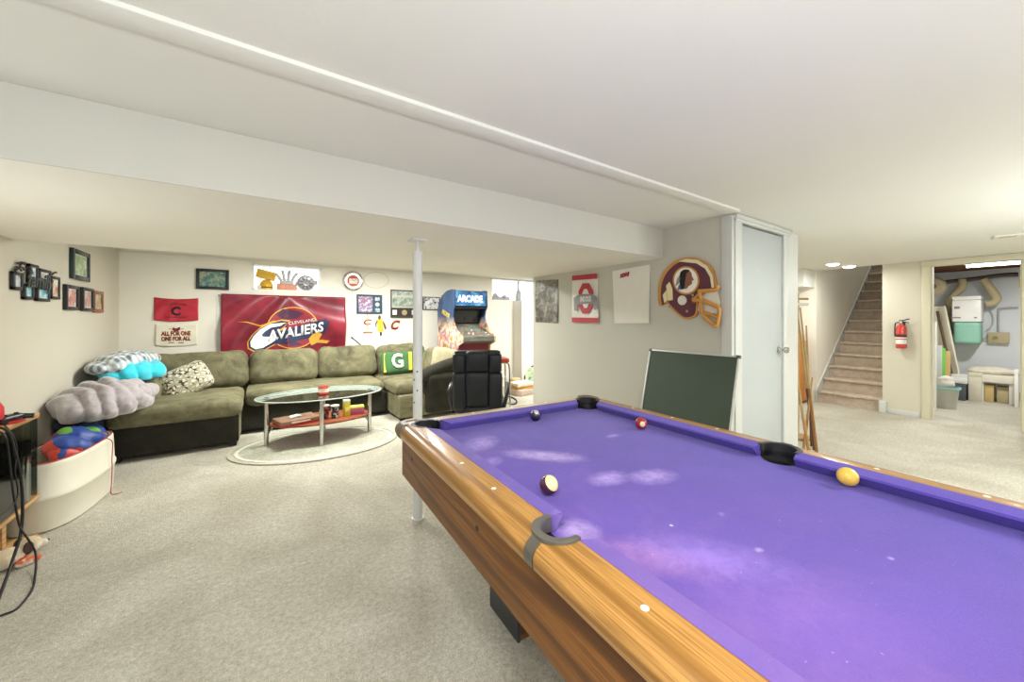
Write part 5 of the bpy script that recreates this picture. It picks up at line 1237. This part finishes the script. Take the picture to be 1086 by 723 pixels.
p = q(990, 304, 9.6); t = thing('blower_wheel', 'round metal fan housing under the joists at the left of the utility doorway', 'fan', (p.x, p.y, p.z)); MB().lathe([(.05, 0), (.15, 0), (.16, .02), (.16, .10), (.14, .12), (.05, .12)], n=28, M=Matrix.Rotation(-PI/2, 4, 'Y')).build('housing', mat('A89C80', .4, .5), t); MB().cyl((-.125, 0, 0), (-.05, 0, 0), .05).build('hub', mat('6B6352', .4, .5), t)
# strip light
p = atx(1066, 288, 8.6)
t = thing('strip_light', 'lit fluorescent strip light below the joists in the utility room', 'strip light', (8.55, p.y, 0)); t.location.z = 2.10
MB().box(-.05, .05, -.36, .36, .02, .06, .004).build('housing', WHITEP, t); MB().cyl((0, -.34, 0), (0, .34, 0), .022, n=14).build('tube', emit('FFFFFF', 6), t)
# boards leaning, panels
def board(u0, v0, u1, v1, w, m, lab, x0, x1, nm='board', cat='board'):
    a_ = atx(u0, v0, x0); b_ = atx(u1, v1, x1); d = b_-a_; L = d.length
    o = MB().box(-w/2, w/2, -.012, .012, 0, L, .002).build(nm, m, None, 30, a_); 
    o.rotation_euler = d.to_track_quat('Z', 'Y').to_euler(); o.rotation_mode = 'XYZ'
    q_ = d.to_track_quat('Z', 'X'); o.rotation_mode = 'QUATERNION'; o.rotation_quaternion = q_; tag(o, lab, cat); return o
def slab_thing(nm, m, lab, cat, u0, u1, v0, x, th=.05, zbase=0):
    """upright panel: spans u0..u1 at plane x, top at pixel v0, standing on z"""
    a_ = atx(u0, v0, x); b_ = atx(u1, v0, x); o = MB().box(-th/2, th/2, -(a_.y-b_.y)/2, (a_.y-b_.y)/2, zbase, a_.z, .006).build(nm, m, None, 30, (x, (a_.y+b_.y)/2, 0)); tag(o, lab, cat); return o
slab_thing('panel', WHITEP, 'tall white panel standing just inside the utility doorway', 'panel', 980, 993, 341, 8.25)
slab_thing('panel', mat('B9BCB6', .5), 'grey panel behind the white panel in the utility room', 'panel', 990, 999, 366, 9.0)
slab_thing('panel', mat('6FC24A', .5), 'bright green sheet among the leaning panels in the utility room', 'panel', 997, 1002.5, 369, 9.25)
slab_thing('panel', mat('C6A871', .6), 'tan board behind the green sheet in the utility room', 'panel', 1001, 1008, 372, 9.6)
slab_thing('panel', mat('D9D4BE', .6), 'wide cream board against the utility wall left of the tank', 'panel', 985, 1000, 325, 10.0)
board(1012, 399, 997, 326, .20, mat('DCD6BF', .6, var=.05), 'long cream plank leaning diagonally left of the tank', 9.75, 9.95, 'plank', 'plank')
board(1009, 396, 994, 330, .04, mat('5A4A38', .7), 'dark narrow strip leaning beside the cream plank', 9.65, 9.9, 'plank', 'plank')
# bin
p = atz(1003, 434, 0); p = Vector((8.75, atx(1003, 420, 8.75).y, 0))
t = thing('plastic_bin', 'translucent waste bin with a teal rim in the utility room', 'bin', (8.55, atx(1003.5, 420, 8.55).y, 0))
MB().lathe([(0, 0), (.10, 0), (.13, .30), (.126, .30), (.097, .006), (0, .006)], n=26).build('body', mat('B5B6A8', .4), t); MB().lathe([(.13, .29), (.145, .295), (.145, .325), (.128, .325), (.124, .29)], n=26).build('rim', mat('8FC9C4', .4), t)
o = heap('plastic_bag', (8.55, t.location.y+.0, .37), (.10, .09, .10), mat('CFCBBF', .6), 'crumpled plastic bag stuffed in the waste bin', 41, .025, 8, sub=4, kind='bag')
# low bench and boxes along the wall
bn = atx(1040, 397, 9.9); bn2 = atx(1078, 403, 9.9)
t = thing('low_bench', 'low white bench along the utility room back wall', 'bench', (9.95, (atx(1040, 400, 9.95).y+atx(1077, 400, 9.95).y)/2, 0)); hw = (atx(1040, 400, 9.95).y-atx(1077, 400, 9.95).y)/2
MB().box(-.25, .25, -hw, hw, .32, .44, .006).build('top', mat('E6E0CF', .5), t)
for sy in (-1, 1): MB().box(-.22, .22, sy*(hw-.03)-.02, sy*(hw-.03)+.02, 0, .32).build('leg', WHITEP, t)
def ubox(u0, u1, v0, v1, x, m, nm, lab, cat, dep=.3, z0=0, lidm=None):
    a_ = atx(u0, v0, x); b_ = atx(u1, v1, x); hy_ = (a_.y-b_.y)/2; t = thing(nm, lab, cat, (x+dep/2, (a_.y+b_.y)/2, z0)); h = a_.z-z0
    MB().box(-dep/2, dep/2, -hy_, hy_, 0, h*.88, .006).build('body', m, t); MB().box(-dep/2-.005, dep/2+.005, -hy_-.004, hy_+.004, h*.88, h, .005).build('lid', lidm or m, t); return t
ubox(1010, 1024, 407, 418, 9.55, mat('4B5058', .4), 'storage_box', 'dark grey storage box on the utility room floor', 'box')
ubox(1009, 1026, 397, 406, 9.6, mat('E6E6E2', .5), 'storage_box', 'white tray stacked on the dark grey storage box', 'box', .34, atx(1010, 406.5, 9.55).z+.004)
ubox(1027, 1041, 395, 418, 9.65, mat('D5CFBA', .5), 'storage_box', 'cream storage box between the dark box and the bench', 'box')
ubox(1044, 1054, 408, 421, 9.75, mat('C9AE74', .6), 'carton', 'tan carton under the left of the low bench', 'box', .22)
ubox(1057, 1070, 410, 422, 9.78, mat('B7A984', .5), 'carton', 'brownish carton under the right of the low bench', 'box', .22)
ubox(1075.5, 1080, 392, 424, 9.45, WHITEP, 'white_canister', 'narrow white canister at the right edge of the utility doorway', 'canister', .15)
p = atx(1055, 397, 9.9)
heap('cloth_bundle', (9.92, p.y, .485), (.15, .30, .07), mat('DAD3C0', .8, var=.2), 'crumpled pale cloth lying on the low bench', 44, .02, 8, sub=5, kind='cloth')

# ------------------------------------------------------------------ ceiling fittings
def dome(x, y, lab, e=8):
    t = thing('ceiling_light', lab, 'ceiling light', (x, y, ZC)); MB().lathe([(0, 0), (.085, 0), (.09, -.012), (.075, -.018), (.0, -.018)], n=28).build('trim_ring', WHITEP, t)
    MB().lathe([(.072, -.0185), (.06, -.032), (.03, -.040), (0, -.042)], n=28).build('lens', emit('FFF6E6', e), t); return t
dome(6.63, 1.83, 'lit round ceiling light in front of the stair opening, nearer one', 9); dome(7.12, 1.78, 'lit round ceiling light closest to the stair opening', 7)
p = atz(1069, 250, ZC); t = thing('ceiling_vent', 'small square ceiling vent at the upper right', 'vent', (p.x, p.y, ZC), R(10)); MB().box(-.09, .09, -.09, .09, -.008, 0, .002).build('frame', WHITEP, t); MB().box(-.05, .05, -.05, .05, -.011, -.0082).build('grille', mat('C9C19A', .5), t)

# ------------------------------------------------------------------ light
w = bpy.data.worlds.new('world'); SC.world = w; w.use_nodes = True
w.node_tree.nodes['Background'].inputs[0].default_value = (.93, .96, 1, 1); w.node_tree.nodes['Background'].inputs[1].default_value = .6
def area(name, loc, size, power, col=(.97, .985, .955), rot=(0, 0, 0), shape='DISK', sy=None):
    l = bpy.data.lights.new(name, 'AREA'); l.shape = shape; l.size = size; l.energy = power; l.color = col
    if sy: l.size_y = sy
    o = bpy.data.objects.new(name, l); COL.objects.link(o); o.location = loc; o.rotation_euler = rot; return o
# ceiling lamps overhead, at right and in the hall, plus added unseen fill
area('lamp_overhead', (-.05, .35, ZC-.03), .22, 17)
area('lamp_right', (3.2, -.3, ZC-.03), .22, 46)
area('fill_far_right', (5.6, -1.2, ZC-.03), .5, 26)  # unseen fill added over the right side
area('lamp_hall', (6.63, 1.83, ZC-.06), .15, 12); area('lamp_hall', (7.12, 1.78, ZC-.06), .15, 4)
area('fill_sofa_left', (.5, 4.75, ZC+.0), .4, 50); area('fill_sofa_right', (1.7, 4.75, ZC+.0), .4, 56)  # unseen fill pair behind the soffit lip, added to brighten the sofa area
area('fill_alcove', (4.4, 4.6, ZC+.0), .5, 70)  # fill added out of sight behind the partition to brighten the alcove
area('lamp_utility', (8.6, .3, 2.07), .2, 34, (1, 1, 1))
area('up_fill', (.0, -1.2, 1.3), .6, 98, (.95, .985, 1), (PI, 0, 0))  # added up-facing fill behind the camera, brightens the ceiling
area('up_fill', (4.2, -1.4, 1.3), .6, 95, (.95, .985, 1), (PI, 0, 0))  # second added ceiling fill, out of view at right
area('camera_fill', (.0, -.6, 1.15), .35, 7, (.97, .99, 1), (R(108), 0, R(-12)))  # added forward fill for the back wall and soffit, no such source seen
area('up_fill', (-.95, 2.35, .9), .7, 4, (.95, .985, 1), (PI, R(-30), 0))  # added fill for the soffit underside, out of view at left
area('fill_stairwell', (9.6, 1.88, 4.45), .3, 9, (.9, .96, 1))  # unseen fill added to lift the dark upper stair walls
